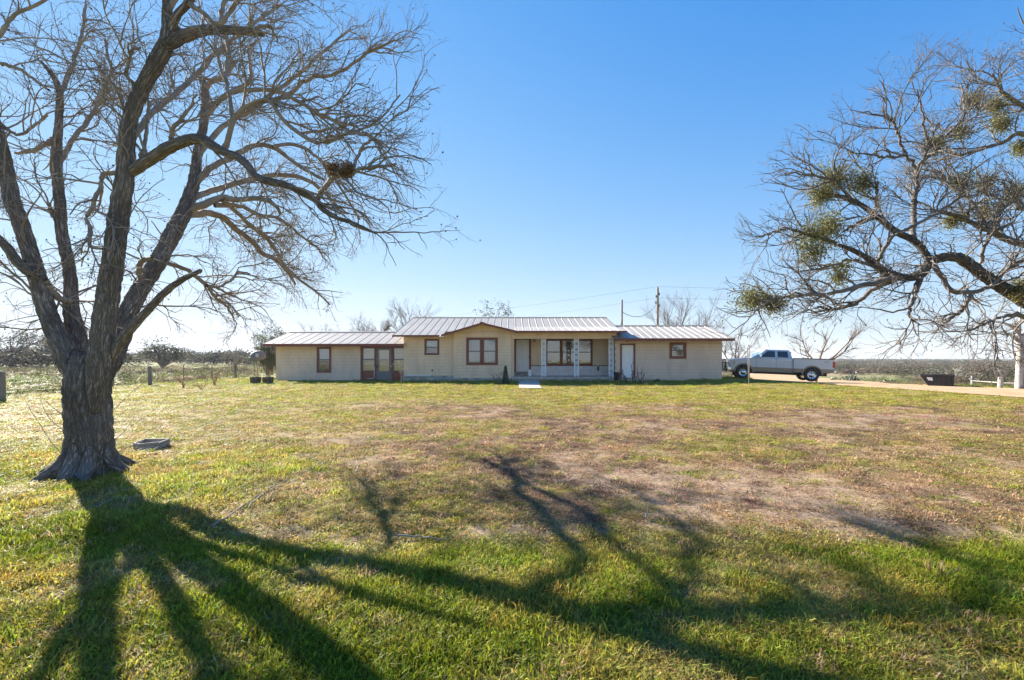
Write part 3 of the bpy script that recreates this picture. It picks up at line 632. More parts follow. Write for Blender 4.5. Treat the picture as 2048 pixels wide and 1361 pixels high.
def full_roof(nm, x0, x1, front, ridge, w, fh, depth):
    yr, zr = ridge; back = [(yr, zr), (2*yr-front[0][0], front[0][1] if len(front) == 2 else 2.99)]
    prof = front
    dk = roof_deck('roof', prof+back[1:], x0, x1)
    panels(dk, prof, x0, x1, w, roof_m); panels(dk, back, x0, x1, w*2, roof_m)
    fascia(dk, x0+.001, x1-.001, front[0][0]-.031, front[0][1], fh); ridge_cap(dk, x0-.02, x1+.02, yr, zr, .27)
    return dk
# left wing
eL = (28.6, Z(688.0, 28.6)); rL = (32.0, Z(664.8, 32.0)); xl0 = X(526, 28.6)
dk = full_roof('roof', xl0, X(807, YM)+.1, [eL, rL], rL, .58, .17, 0); rake(dk, [eL, rL], xl0-.031, .17); rake(dk, [rL, (35.4, eL[1])], xl0-.031, .17)
# right wing
eR = (28.1, Z(677.0, 28.1)); rR = (31.7, Z(652.2, 31.7)); xr1 = X(1469, 28.1)
dk = full_roof('roof', 6.3, xr1, [eR, rR], rR, .46, .17, 0); rake(dk, [eR, rR], xr1+.001, .17); rake(dk, [rR, (35.3, eR[1])], xr1+.001, .17)
# main house: plain part, porch part with a flatter kick, cross gable
rM = (34.2, Z(635.8, 34.2)); eM = (28.4, Z(670.5, 28.4)); eP = (28.15, Z(662.0, 28.15)); kP = (30.9, 3.66)
xm0, xm1, xk = -7.45, 7.10, .20
xg = X(883, 28.15)+.06; sl = (rM[1]-eM[1])/(rM[0]-eM[0])
dk = full_roof('roof', xm0, xg, [eM, rM], rM, .50, .11, 0); rake(dk, [eM, rM], xm0-.031, .13); rake(dk, [rM, (40, 2.99)], xm0-.031, .13)
eG = (29.4, eM[1]+sl*(29.4-eM[0])); d2 = roof_deck('roof', [eG, rM, (40, 2.99)], xg+.002, xk); panels(d2, [eG, rM], xg+.002, xk, .50, roof_m); panels(d2, [rM, (40, 2.99)], xg+.002, xk, 1.0, roof_m); ridge_cap(d2, xg, xk, rM[0], rM[1], .27)
dk = full_roof('roof', xk+.002, xm1, [eP, kP, rM], rM, .50, .12, 0); rake(dk, [eP, kP, rM], xm1+.001, .12); rake(dk, [rM, (40, 2.99)], xm1+.001, .13)
gpk = (X(964, 28.15), Z(645.5, 28.15)); gl = (X(883, 28.15), Z(669.5, 28.15)); gr = (X(1033, 28.15), Z(662.0, 28.15)+.004)
q = MB(); yb = 31.9
for (a_, b_) in ((gl, gpk), (gpk, gr)):
    q.add([(a_[0], 28.12, a_[1]), (b_[0], 28.12, b_[1]), (b_[0], yb, b_[1]), (a_[0], yb, a_[1]), (a_[0], 28.12, a_[1]-.05), (b_[0], 28.12, b_[1]-.05), (b_[0], yb, b_[1]-.05), (a_[0], yb, a_[1]-.05)],
          [(0, 1, 2, 3), (4, 7, 6, 5), (0, 4, 5, 1), (1, 5, 6, 2), (2, 6, 7, 3), (3, 7, 4, 0)])
gro = hb(q, 'gable_roof', roof_m)
q = MB()
for (a_, b_) in ((gl, gpk), (gpk, gr)):
    q.add([(a_[0], 28.08, a_[1]-.13), (b_[0], 28.08, b_[1]-.13), (b_[0], 28.08, b_[1]+.004), (a_[0], 28.08, a_[1]+.004), (a_[0], 28.118, a_[1]-.13), (b_[0], 28.118, b_[1]-.13), (b_[0], 28.118, b_[1]+.004), (a_[0], 28.118, a_[1]+.004)],
          [(0, 3, 2, 1), (4, 5, 6, 7), (0, 1, 5, 4), (1, 2, 6, 5), (2, 3, 7, 6), (3, 0, 4, 7)])
hb(q, 'fascia', brown_m, gro)
q = MB(); q.add([(gpk[0]-.22, 28.1, gpk[1]-.03), (gpk[0], 28.1, gpk[1]+.05), (gpk[0]+.22, 28.1, gpk[1]-.03), (gpk[0]-.22, yb, gpk[1]-.03), (gpk[0], yb, gpk[1]+.05), (gpk[0]+.22, yb, gpk[1]-.03)], [(0, 3, 4, 1), (1, 4, 5, 2)])
hb(q, 'ridge_cap', mat('pale_ridge', (.75, .73, .70), None, .4, metal=.3), gro, fixn=False)
q = MB(); q.add([(xk, 28.2, 2.95), (xk, 28.2, 3.24), (xk, 30.9, 3.66), (xk, 30.9, 3.60)], [(0, 1, 2, 3)]); hb(q, 'roof_cheek', soffit_m, gro)
# ------------------------------------------------------------------ bark
def bark_mat(name, c_hi, c_lo, scale=9.0, bump=1.0):
    m = bpy.data.materials.new(name); m.use_nodes = True; n = m.node_tree.nodes; l = m.node_tree.links; p = n['Principled BSDF']
    p.inputs['Roughness'].default_value = .95; p.inputs['Specular IOR Level'].default_value = .15
    a = n.new('ShaderNodeAttribute'); a.attribute_name = 'bark'
    z0 = n.new('ShaderNodeTexNoise'); z0.inputs['Scale'].default_value = 5; z0.inputs['Detail'].default_value = 4; l.new(a.outputs['Vector'], z0.inputs['Vector'])
    mx0 = n.new('ShaderNodeMix'); mx0.data_type = 'VECTOR'; mx0.inputs['Factor'].default_value = .22; l.new(a.outputs['Vector'], mx0.inputs[4]); l.new(z0.outputs['Color'], mx0.inputs[5])
    sx = n.new('ShaderNodeMapping'); sx.inputs['Scale'].default_value = (1, 1, .55); l.new(a.outputs['Vector'], sx.inputs[0])
    zr = n.new('ShaderNodeTexNoise'); zr.inputs['Scale'].default_value = scale*1.35; zr.inputs['Detail'].default_value = 5; zr.inputs['Roughness'].default_value = .6; l.new(sx.outputs[0], zr.inputs['Vector'])
    ra = n.new('ShaderNodeMath'); ra.operation = 'SUBTRACT'; ra.inputs[1].default_value = .5; l.new(zr.outputs['Fac'], ra.inputs[0])
    rb = n.new('ShaderNodeMath'); rb.operation = 'ABSOLUTE'; l.new(ra.outputs[0], rb.inputs[0])
    rc = n.new('ShaderNodeMapRange'); rc.inputs[1].default_value = .0; rc.inputs[2].default_value = .085; rc.inputs[3].default_value = .12; l.new(rb.outputs[0], rc.inputs[0])
    v = n.new('ShaderNodeTexVoronoi'); v.feature = 'DISTANCE_TO_EDGE'; v.inputs['Scale'].default_value = scale*2.1; l.new(mx0.outputs[1], v.inputs['Vector'])
    z1 = n.new('ShaderNodeTexNoise'); z1.inputs['Scale'].default_value = scale*5; z1.inputs['Detail'].default_value = 8; l.new(a.outputs['Vector'], z1.inputs['Vector'])
    rg = n.new('ShaderNodeMapRange'); rg.inputs[1].default_value = .0; rg.inputs[2].default_value = .22; l.new(v.outputs['Distance'], rg.inputs[0])
    rd = n.new('ShaderNodeMath'); rd.operation = 'MULTIPLY_ADD'; rd.inputs[1].default_value = .72; l.new(rg.outputs[0], rd.inputs[0]); rd.inputs[2].default_value = .28
    re = n.new('ShaderNodeMath'); re.operation = 'MULTIPLY'; l.new(rd.outputs[0], re.inputs[0]); l.new(rc.outputs[0], re.inputs[1])
    ml = n.new('ShaderNodeMath'); ml.operation = 'MULTIPLY_ADD'; ml.inputs[1].default_value = .75; l.new(re.outputs[0], ml.inputs[0])
    m3 = n.new('ShaderNodeMath'); m3.operation = 'MULTIPLY'; m3.inputs[1].default_value = .4; l.new(z1.outputs['Fac'], m3.inputs[0]); l.new(m3.outputs[0], ml.inputs[2])
    mx = n.new('ShaderNodeMix'); mx.data_type = 'RGBA'; mx.inputs[6].default_value = (*c_lo, 1); mx.inputs[7].default_value = (*c_hi, 1); l.new(ml.outputs[0], mx.inputs['Factor'])
    z3 = n.new('ShaderNodeTexNoise'); z3.inputs['Scale'].default_value = 1.3; z3.inputs['Detail'].default_value = 5; t = n.new('ShaderNodeTexCoord'); l.new(t.outputs['Object'], z3.inputs['Vector'])
    r3 = n.new('ShaderNodeMapRange'); r3.inputs[1].default_value = .3; r3.inputs[2].default_value = .7; r3.inputs[3].default_value = .7; r3.inputs[4].default_value = 1.25; l.new(z3.outputs['Fac'], r3.inputs[0])
    vm = n.new('ShaderNodeVectorMath'); vm.operation = 'SCALE'; l.new(mx.outputs[2], vm.inputs[0]); l.new(r3.outputs[0], vm.inputs['Scale']); l.new(vm.outputs[0], p.inputs['Base Color'])
    b = n.new('ShaderNodeBump'); b.inputs['Strength'].default_value = bump; b.inputs['Distance'].default_value = .025; l.new(ml.outputs[0], b.inputs['Height']); l.new(b.outputs[0], p.inputs['Normal'])
    return m
def solid_limbs(name, limbs, parent, m, voxel, origin, ridge=.016, extra=None):
    """limbs: [(P(n,3), R(n))] -> one continuous remeshed surface with bark relief and bark coordinates"""
    q = MB()
    for P, Rr in limbs: q.tube([tuple(p-origin) for p in P], list(Rr), 14)
    if extra: extra(q)
    o = link(name, q.mesh(name), parent, m)
    md = o.modifiers.new('r', 'REMESH'); md.mode = 'VOXEL'; md.voxel_size = voxel
    ms = o.modifiers.new('s', 'SMOOTH'); ms.iterations = 7; ms.factor = .5
    dg = bpy.context.evaluated_depsgraph_get(); me = bpy.data.meshes.new_from_object(o.evaluated_get(dg)); o.modifiers.clear(); o.data = me
    if not me.materials: me.materials.append(m)
    nv = len(me.vertices); co = np.empty(nv*3, np.float32); me.vertices.foreach_get('co', co); co = co.reshape(-1, 3).astype(float)
    no = np.empty(nv*3, np.float32); me.vertices.foreach_get('normal', no); no = no.reshape(-1, 3)
    best = np.full(nv, 1e9); bc = np.zeros((nv, 3)); rad = np.zeros(nv)
    for li, (P, Rr) in enumerate(limbs):
        P = P-np.array(origin); T = nrm(np.gradient(P, axis=0)); ref = np.array((1., 0, 0)); S = 0.
        for i in range(len(P)-1):
            a, b = P[i], P[i+1]; ab = b-a; L2 = ab@ab; t = np.clip(((co-a)@ab)/L2, 0, 1); c = a+t[:, None]*ab
            d = np.linalg.norm(co-c, axis=1); rr = Rr[i]*(1-t)+Rr[i+1]*t; sc = d-rr
            tt = ab/math.sqrt(L2); ref = nrm(ref-tt*(ref@tt)); bi = np.cross(tt, ref)
            w = sc < best; best[w] = sc[w]; rad[w] = rr[w]; off = co-c
            bc[w, 0] = (off[w]@ref)+li*1.7; bc[w, 1] = off[w]@bi; bc[w, 2] = (S+t[w]*math.sqrt(L2))*.22
            S += math.sqrt(L2)
    disp = np.zeros(nv)
    for i in range(nv):
        v = bc[i]; d_, _p = mnoise.voronoi(Vector((v[0]*26+.5*mnoise.noise(Vector(v)*9), v[1]*26, v[2]*26)), distance_metric='DISTANCE', exponent=2.5)
        disp[i] = min(d_[1]-d_[0], .5)*2-.6+.6*mnoise.noise(Vector((v[0]*5, v[1]*5, v[2]*8)))
    co2 = co+no*(disp*ridge*np.clip(rad/.12, .25, 1.6))[:, None]
    me.vertices.foreach_set('co', np.ascontiguousarray(co2, np.float32).ravel())
    me.attributes.new('bark', 'FLOAT_VECTOR', 'POINT').data.foreach_set('vector', np.ascontiguousarray(bc, np.float32).ravel())
    me.polygons.foreach_set('use_smooth', np.ones(len(me.polygons), bool)); me.update(); return o
def trace(Y0, rows, n=24):
    """rows of (px, py, r_px, dY)"""
    P = [at(a, b, Y0+d) for a, b, r, d in rows]; Rr = [r*(Y0+d)/F*F/math.hypot(F, a-1024) for a, b, r, d in rows]   # a limb far off axis looks wider than it is
    return smooth_path(P, Rr, n)
def lerp_d(pts, d0, d1):
    k = len(pts)-1; return [(a, b, r, d0+(d1-d0)*i/k) for i, (a, b, r) in enumerate(pts)]
def seeds_mesh(name, tips, r, rng):
    N = len(tips); o6 = np.array([(1, 0, 0), (-1, 0, 0), (0, 1, 0), (0, -1, 0), (0, 0, 1), (0, 0, -1)], float)
    V = tips[:, None, :]+o6[None]*(r*rng.uniform(.6, 1.4, (N, 1, 1))); f = np.array([(0, 2, 4), (2, 1, 4), (1, 3, 4), (3, 0, 4), (2, 0, 5), (1, 2, 5), (3, 1, 5), (0, 3, 5)])
    return np_mesh(name, V.reshape(-1, 3), (np.arange(N)[:, None, None]*6+f[None]).reshape(-1, 3))

# ------------------------------------------------------------------ big bare shade tree at the left
Y0 = 6.3; rng = np.random.RandomState(21)
base = Vector((X(178, Y0), Y0, G(X(178, Y0), Y0)))
tree = empty('shade_tree', base); tag(tree, 'huge bare tree with grey furrowed bark filling the left of the yard', 'tree')
bark = bark_mat('grey_bark', (.40, .345, .30), (.03, .024, .02), 18)
twig_m = mat('twig_bark', (.20, .165, .14), (.30, .26, .22), .9, 6)
TR = [(178, 990, 72, 0), (178, 945, 62, 0), (179, 905, 54, 0), (177, 850, 51, 0), (176, 790, 51, 0), (178, 745, 50, .02), (182, 712, 40, .05)]
L1 = lerp_d([(168, 810, 16), (148, 745, 28), (124, 690, 27), (106, 655, 23), (86, 600, 22), (69, 532, 21), (41, 444, 20), (24, 400, 20), (12, 335, 18), (0, 275, 15), (-14, 225, 13), (-38, 150, 11), (-50, 60, 9), (-40, -40, 7)], -.05, .1)
L0 = lerp_d([(66, 548, 15), (40, 530, 14), (14, 495, 13), (-20, 460, 12), (-70, 400, 11), (-130, 330, 9), (-170, 250, 7)], -.1, -.5)
L2 = lerp_d([(178, 780, 14), (166, 718, 24), (153, 670, 22), (143, 620, 19), (142, 576, 16), (137, 525, 15), (123, 466, 14), (121, 415, 14), (114, 345, 13), (113, 300, 12), (118, 240, 10), (119, 184, 9), (104, 150, 7), (80, 122, 5)], .12, .9)
L2b = lerp_d([(119, 190, 7), (132, 165, 6), (150, 112, 5), (163, 70, 4), (172, 10, 3)], .85, 1.2)
L2c = lerp_d([(113, 280, 8), (96, 285, 8), (70, 300, 6), (30, 307, 4)], .7, .5)
L2d = lerp_d([(112, 440, 7), (105, 425, 6), (96, 408, 5)], .55, .45)
X12 = lerp_d([(90, 560, 9), (112, 592, 9), (140, 604, 9)], 0, .25)
C = lerp_d([(188, 820, 16), (197, 760, 27), (201, 725, 29), (205, 680, 26), (212, 620, 26), (224, 532, 24), (233, 466, 24), (242, 400, 22), (249, 360, 22), (252, 312, 20), (255, 257, 18), (266, 220, 18), (280, 184, 17), (300, 147, 18), (320, 110, 19), (338, 73, 17), (335, 37, 13), (334, 0, 11), (337, -60, 9), (350, -130, 7)], -.1, -.2)
C2 = lerp_d([(342, 60, 11), (355, 30, 10), (378, 5, 9), (402, -35, 7), (420, -90, 5)], -.2, -.3)
C3 = lerp_d([(336, 90, 15), (367, 73, 15), (404, 62, 12), (441, 60, 11), (478, 62, 10), (510, 64, 9), (528, 70, 7)], -.2, .3)
C3b = lerp_d([(505, 60, 4), (532, 52, 4), (545, 62, 3), (557, 84, 2)], .3, .4)
C4 = lerp_d([(252, 350, 13), (272, 338, 15), (312, 312, 15), (349, 290, 14), (397, 276, 13), (422, 290, 12), (448, 305, 10), (473, 313, 10), (495, 331, 10), (514, 356, 9), (547, 364, 9), (573, 371, 8), (606, 385, 8), (631, 400, 7), (642, 416, 7), (672, 436, 6), (708, 447, 5), (753, 468, 3.5)], -.1, -.9)
R_ = lerp_d([(196, 790, 14), (220, 728, 25), (240, 686, 22), (257, 625, 21), (282, 576, 20), (311, 532, 20), (334, 488, 19), (358, 444, 19), (376, 404, 16), (389, 360, 13), (394, 312, 11), (406, 257, 10), (411, 215, 10), (410, 184, 9), (404, 158, 8)], 0.1, 3.2)
D_ = lerp_d([(218, 730, 9), (242, 682, 14), (264, 656, 12), (300, 616, 10), (330, 585, 9), (366, 559, 8), (404, 541, 6)], -.05, -.25)
thick = [TR, L1, L0, L2, C, C2, C3, C4, R_, D_]
thin = [L2b, L2c, L2d, X12, C3b,
 lerp_d([(633, 402, 6), (657, 367, 5.5), (672, 354, 5), (701, 347, 4.5), (731, 336, 4), (793, 329, 2.5)], -.7, -.8),
 lerp_d([(701, 347, 4), (722, 300, 3), (742, 280, 3), (752, 282, 2)], -.75, -.8),
 lerp_d([(410, 182, 6), (422, 165, 6), (451, 150, 5), (470, 125, 4)], 3.0, 2.8),
 lerp_d([(408, 240, 7), (426, 217, 6), (455, 187, 5.5), (492, 171, 5), (503, 147, 4), (497, 103, 3), (518, 80, 2)], 2.6, 3.2),
 lerp_d([(455, 187, 5), (492, 180, 5), (547, 180, 4.5), (580, 189, 4), (606, 165, 4), (635, 154, 3.5), (668, 150, 3.5), (705, 129, 3), (742, 103, 2.5), (790, 80, 1.5)], 2.75, 2.2),
 lerp_d([(448, 303, 7), (451, 290, 6.5), (466, 242, 6), (484, 220, 5.5), (510, 206, 5), (540, 200, 5), (552, 222, 4.5), (576, 250, 4.5), (606, 272, 4.5), (639, 288, 4.5), (675, 275, 4), (705, 266, 3.5), (731, 270, 2.5)], -.3, -.5),
 lerp_d([(466, 242, 5), (458, 190, 4.5), (452, 155, 4), (455, 103, 3.5), (451, 66, 3)], -.3, .1),
 lerp_d([(545, 200, 4.5), (575, 195, 4.5), (600, 205, 4), (630, 225, 4), (665, 240, 3.5), (705, 262, 2.5), (760, 240, 2), (800, 190, 1.5)], -.4, .2),
 lerp_d([(376, 418, 9), (400, 412, 9), (420, 405, 8), (444, 395, 8), (478, 400, 6), (510, 397, 5.5), (547, 408, 4.5), (562, 430, 3)], 1.8, 2.6),
 lerp_d([(388, 372, 8), (405, 352, 8), (430, 331, 7), (459, 316, 7), (490, 300, 6), (510, 290, 5.5), (547, 294, 5), (576, 316, 4), (606, 338, 3.5), (650, 360, 2.5)], 2.05, 3.2),
 lerp_d([(547, 294, 4), (590, 290, 4), (640, 320, 3), (690, 390, 2.5), (720, 440, 2)], 2.7, 3.8),
 lerp_d([(368, 432, 9), (395, 430, 8.5), (418, 426, 8), (447, 438, 7), (476, 462, 6.5), (506, 485, 6), (523, 506, 5.5), (550, 518, 5), (573, 541, 4), (591, 568, 2.5)], 1.75, 5.2),
 lerp_d([(444, 397, 7), (465, 418, 5), (488, 438, 4.5), (512, 459, 4.5), (535, 479, 4), (556, 509, 4), (573, 538, 3.5), (620, 575, 2.5), (660, 610, 1.5)], 2.1, 5.0),
 lerp_d([(430, 410, 6), (480, 412, 5), (520, 430, 4), (560, 438, 3), (600, 470, 2.5), (640, 500, 2)], 2.1, 4.2),
 lerp_d([(318, 523, 6), (335, 526, 5.5), (379, 544, 5), (412, 570, 4.5), (435, 576, 3.5), (459, 591, 2)], 1.25, 2.2),
 lerp_d([(412, 570, 4), (429, 594, 3.5), (453, 612, 3), (468, 637, 2)], 1.75, 2.6),
 lerp_d([(435, 576, 3), (465, 559, 3), (476, 544, 2.5), (500, 548, 2)], 1.95, 2.4),
 lerp_d([(285, 570, 6), (278, 545, 7), (285, 522, 6), (305, 516, 4)], 0.98, 0.6),
 lerp_d([(234, 346, 7), (213, 347, 6), (201, 356, 6), (199, 380, 6), (188, 405, 5.5), (174, 435, 5), (181, 457, 4.5), (183, 492, 4), (205, 499, 3.5)], -.15, -.3),
 lerp_d([(274, 178, 5), (266, 168, 4.5), (253, 147, 4), (260, 118, 3.5), (261, 103, 3.5), (280, 94, 2.5)], -.15, -.4),
 lerp_d([(253, 147, 3), (230, 146, 2.5), (222, 125, 2)], -.35, -.4),
 lerp_d([(283, 315, 5), (290, 280, 4.5), (296, 230, 4), (299, 203, 3)], -.1, .2),
 lerp_d([(345, 292, 7), (342, 275, 6), (346, 256, 5), (375, 220, 3), (395, 190, 2)], -.1, -.2),
 lerp_d([(285, 335, 6), (288, 318, 5), (291, 302, 5)], -.1, -.1),
 lerp_d([(-45, 110, 8), (-20, 88, 7), (5, 62, 6), (30, 33, 5), (80, 4, 4), (130, -30, 3)], .1, .2),
 lerp_d([(-5, 300, 8), (6, 255, 5), (40, 270, 4), (95, 230, 3)], .1, .3),
 lerp_d([(0, 128, 6), (30, 135, 5), (70, 160, 4), (100, 182, 3)], .3, .4),
 lerp_d([(378, 8, 6), (410, 30, 5), (440, 48, 5), (475, 5, 4), (520, -30, 3)], -.3, -.2),
 lerp_d([(441, 55, 5), (444, 20, 5), (462, -20, 4), (480, -60, 3)], .1, .2),
 # limbs leaning away behind the others
 lerp_d([(252, 300, 8), (300, 230, 7), (360, 180, 6), (420, 120, 5), (490, 60, 4), (560, 10, 3)], .1, 3.0),
 lerp_d([(380, 400, 8), (430, 380, 7), (500, 360, 6), (570, 350, 5), (630, 370, 4), (680, 420, 3)], 1.9, 4.6),
 lerp_d([(394, 315, 7), (440, 260, 6), (500, 220, 5), (570, 170, 4), (640, 110, 3), (700, 60, 2)], 2.3, 4.2),
 lerp_d([(114, 340, 7), (140, 290, 6), (190, 220, 5), (220, 150, 4), (210, 80, 3)], .7, 2.2),
 lerp_d([(335, 20, 7), (400, -60, 6), (470, -120, 5), (560, -150, 4), (650, -120, 3)], -.2, .5)]
thickP = [trace(Y0, t, 28) for t in thick]; thinP = [trace(Y0, t, 24) for t in thin]
rootP = []
for a, ln, r0 in ((-2.85, .50, .10), (-2.1, .36, .10), (-1.45, .30, .11), (-.8, .34, .10), (.0, .30, .10), (1.2, .4, .10), (2.4, .4, .10), (3.0, .38, .09)):
    d = Vector((math.cos(a), math.sin(a), 0)); side = Vector((-d.y, d.x, 0))*random.Random(a).uniform(-.08, .08)
    rootP.append(smooth_path([base+d*.16+Vector((0, 0, .55)), base+d*.23+Vector((0, 0, .22)), base+d*(.28+ln*.35)+side+Vector((0, 0, .05)), base+d*(.28+ln)+side*2+Vector((0, 0, -.09))], [.08, r0, r0*.8, .03], 10))
def roots(q):
    for (dx, dy, dz, r) in ((.02, -.34, .04, .08), (.14, -.33, .02, .075), (-.05, -.31, .10, .06)):
        q.lathe([(0, -r), (r*.7, -r*.7), (r, 0), (r*.7, r*.7), (0, r)], 10, 'z', (dx, dy, dz))
solid_limbs('trunk', thickP+rootP, tree, bark, .019, np.array(base), extra=roots)
b0 = np.array(base)
sets = []
for P, Rr in thinP:
    P2 = P+rng.randn(*P.shape)*.008; sets.append((P2[None], Rr[None]))
bo = link('branch', tubes_mesh('branch', [(P-b0, r) for P, r in sets], 7), tree, twig_m); bo.data.name = 'branches'
# twigs
ctr = np.array((X(230, Y0), Y0+.4, 3.0))
allP = np.vstack([np.stack([smooth_path(P[::3], r[::3], 24)[0] for P, r in thickP[1:]]), np.stack([P for P, r in thinP])])
allR = np.vstack([np.stack([smooth_path(P[::3], r[::3], 24)[1] for P, r in thickP[1:]]), np.stack([r for P, r in thinP])])
wt = np.ones(len(allP)); wt[:len(thickP)-1] = .35; wt[len(thickP)-2] = .08
P1, R1 = grow(allP, allR, 430, 1.12, 9, rng, (.4, 1.1), .10, .42, .20, -.03, (.011, .020), .22, ctr, .25, .4, wt)
P2, R2 = grow(np.vstack([P1]), R1, 1750, .70, 7, rng, (.35, 1.0), .03, .30, .20, -.02, (.0065, .010), .15, ctr, .3, .5)
P3, R3 = grow(P2, R2, 5600, .42, 6, rng, (.35, 1.0), .03, .15, .22, -.01, (.0034, .0052), .15, ctr, .3, .6)
P4, R4 = grow(P3, R3, 8000, .16, 4, rng, (.4, 1.1), .05, .1, .25, 0, (.0028, .0036), .2, None, .2, .8)
# water sprouts on trunk foot
PS, RS = grow(np.stack([thickP[0][0][6:20]]), np.stack([thickP[0][1][6:20]*.9]), 16, .9, 8, rng, (1.1, 1.5), .7, .0, .12, .04, (.004, .007), .0, None, 0, .4)
shift = nrm(PS[:, 1]-PS[:, 0])*np.array((1, 1, 0))*.30; PS = PS+shift[:, None, :]
link('twigs', tubes_mesh('twigs', [(P1-b0, R1), (P2-b0, R2), (PS-b0, RS)], 4), tree, twig_m)
link('fine_twigs', tubes_mesh('fine_twigs', [(P3-b0, R3), (P4-b0, R4)], 3), tree, twig_m)
sel = rng.choice(len(P4), 2600, replace=False); link('dry_seeds', seeds_mesh('dry_seeds', P4[sel, -1]-b0, .011, rng), tree, mat('dry_seed', (.13, .09, .055), None, .9))
# nest
c = at(682, 338, Y0-.75); nest = empty('bird_nest', c); nest.scale = (.82, .82, .72); tag(nest, 'ragged brown twig nest wedged in the big bare tree', 'nest')
N = 420; a = rng.uniform(0, 6.283, N); rr = .16*np.sqrt(rng.uniform(.15, 1, N)); cen = np.stack([rr*np.cos(a)*1.2, rr*np.sin(a), rng.uniform(-.07, .08, N)-.12*(1-rr/.16)], 1)
d = nrm(np.stack([-np.sin(a), np.cos(a), rng.normal(0, .5, N)], 1)+rng.randn(N, 3)*.45); le = rng.uniform(.05, .13, N)[:, None]
link('nest_bowl', tubes_mesh('nest_bowl', [(np.stack([cen-d*le, cen+rng.randn(N, 3)*.01, cen+d*le], 1), np.full((N, 3), .004))], 3), nest, mat('nest_twigs', (.16, .10, .06), (.24, .17, .1), .9, 20))

# ------------------------------------------------------------------ spreading tree at the right, trunk outside the frame
Y1 = 13.0; rng = np.random.RandomState(33); bx_ = X(2230, Y1)
base = Vector((bx_, Y1, G(bx_, Y1))); b0 = np.array(base)
rt = empty('spreading_tree', base); tag(rt, 'pale barked spreading tree with mistletoe reaching in from the right', 'tree')
bark2 = bark_mat('pale_bark', (.17, .155, .14), (.022, .019, .017), 12)
twig2 = mat('pale_twig', (.19, .165, .145), (.09, .075, .063), .9, 3)
big = [lerp_d([(2230, 850, 46), (2225, 780, 38), (2205, 700, 34), (2165, 650, 28), (2110, 625, 23), (2060, 608, 20), (2003, 574, 17), (1966, 550, 16), (1935, 526, 15), (1911, 514, 14), (1880, 516, 13), (1858, 526, 12.5), (1843, 551, 11), (1819, 556, 10), (1788, 554, 9.5), (1751, 532, 8.5), (1720, 507, 7.5), (1674, 489, 5)], 0, -1.0),
       lerp_d([(2205, 700, 30), (2215, 600, 26), (2190, 480, 22), (2150, 360, 18), (2120, 250, 14), (2100, 150, 10), (2080, 60, 6)], 0, .6),
       lerp_d([(1862, 526, 10), (1845, 500, 10), (1825, 480, 9.5), (1788, 461, 9), (1751, 431, 8), (1708, 402, 6), (1671, 390, 4.5), (1616, 384, 2.5)], -.7, -.2)]
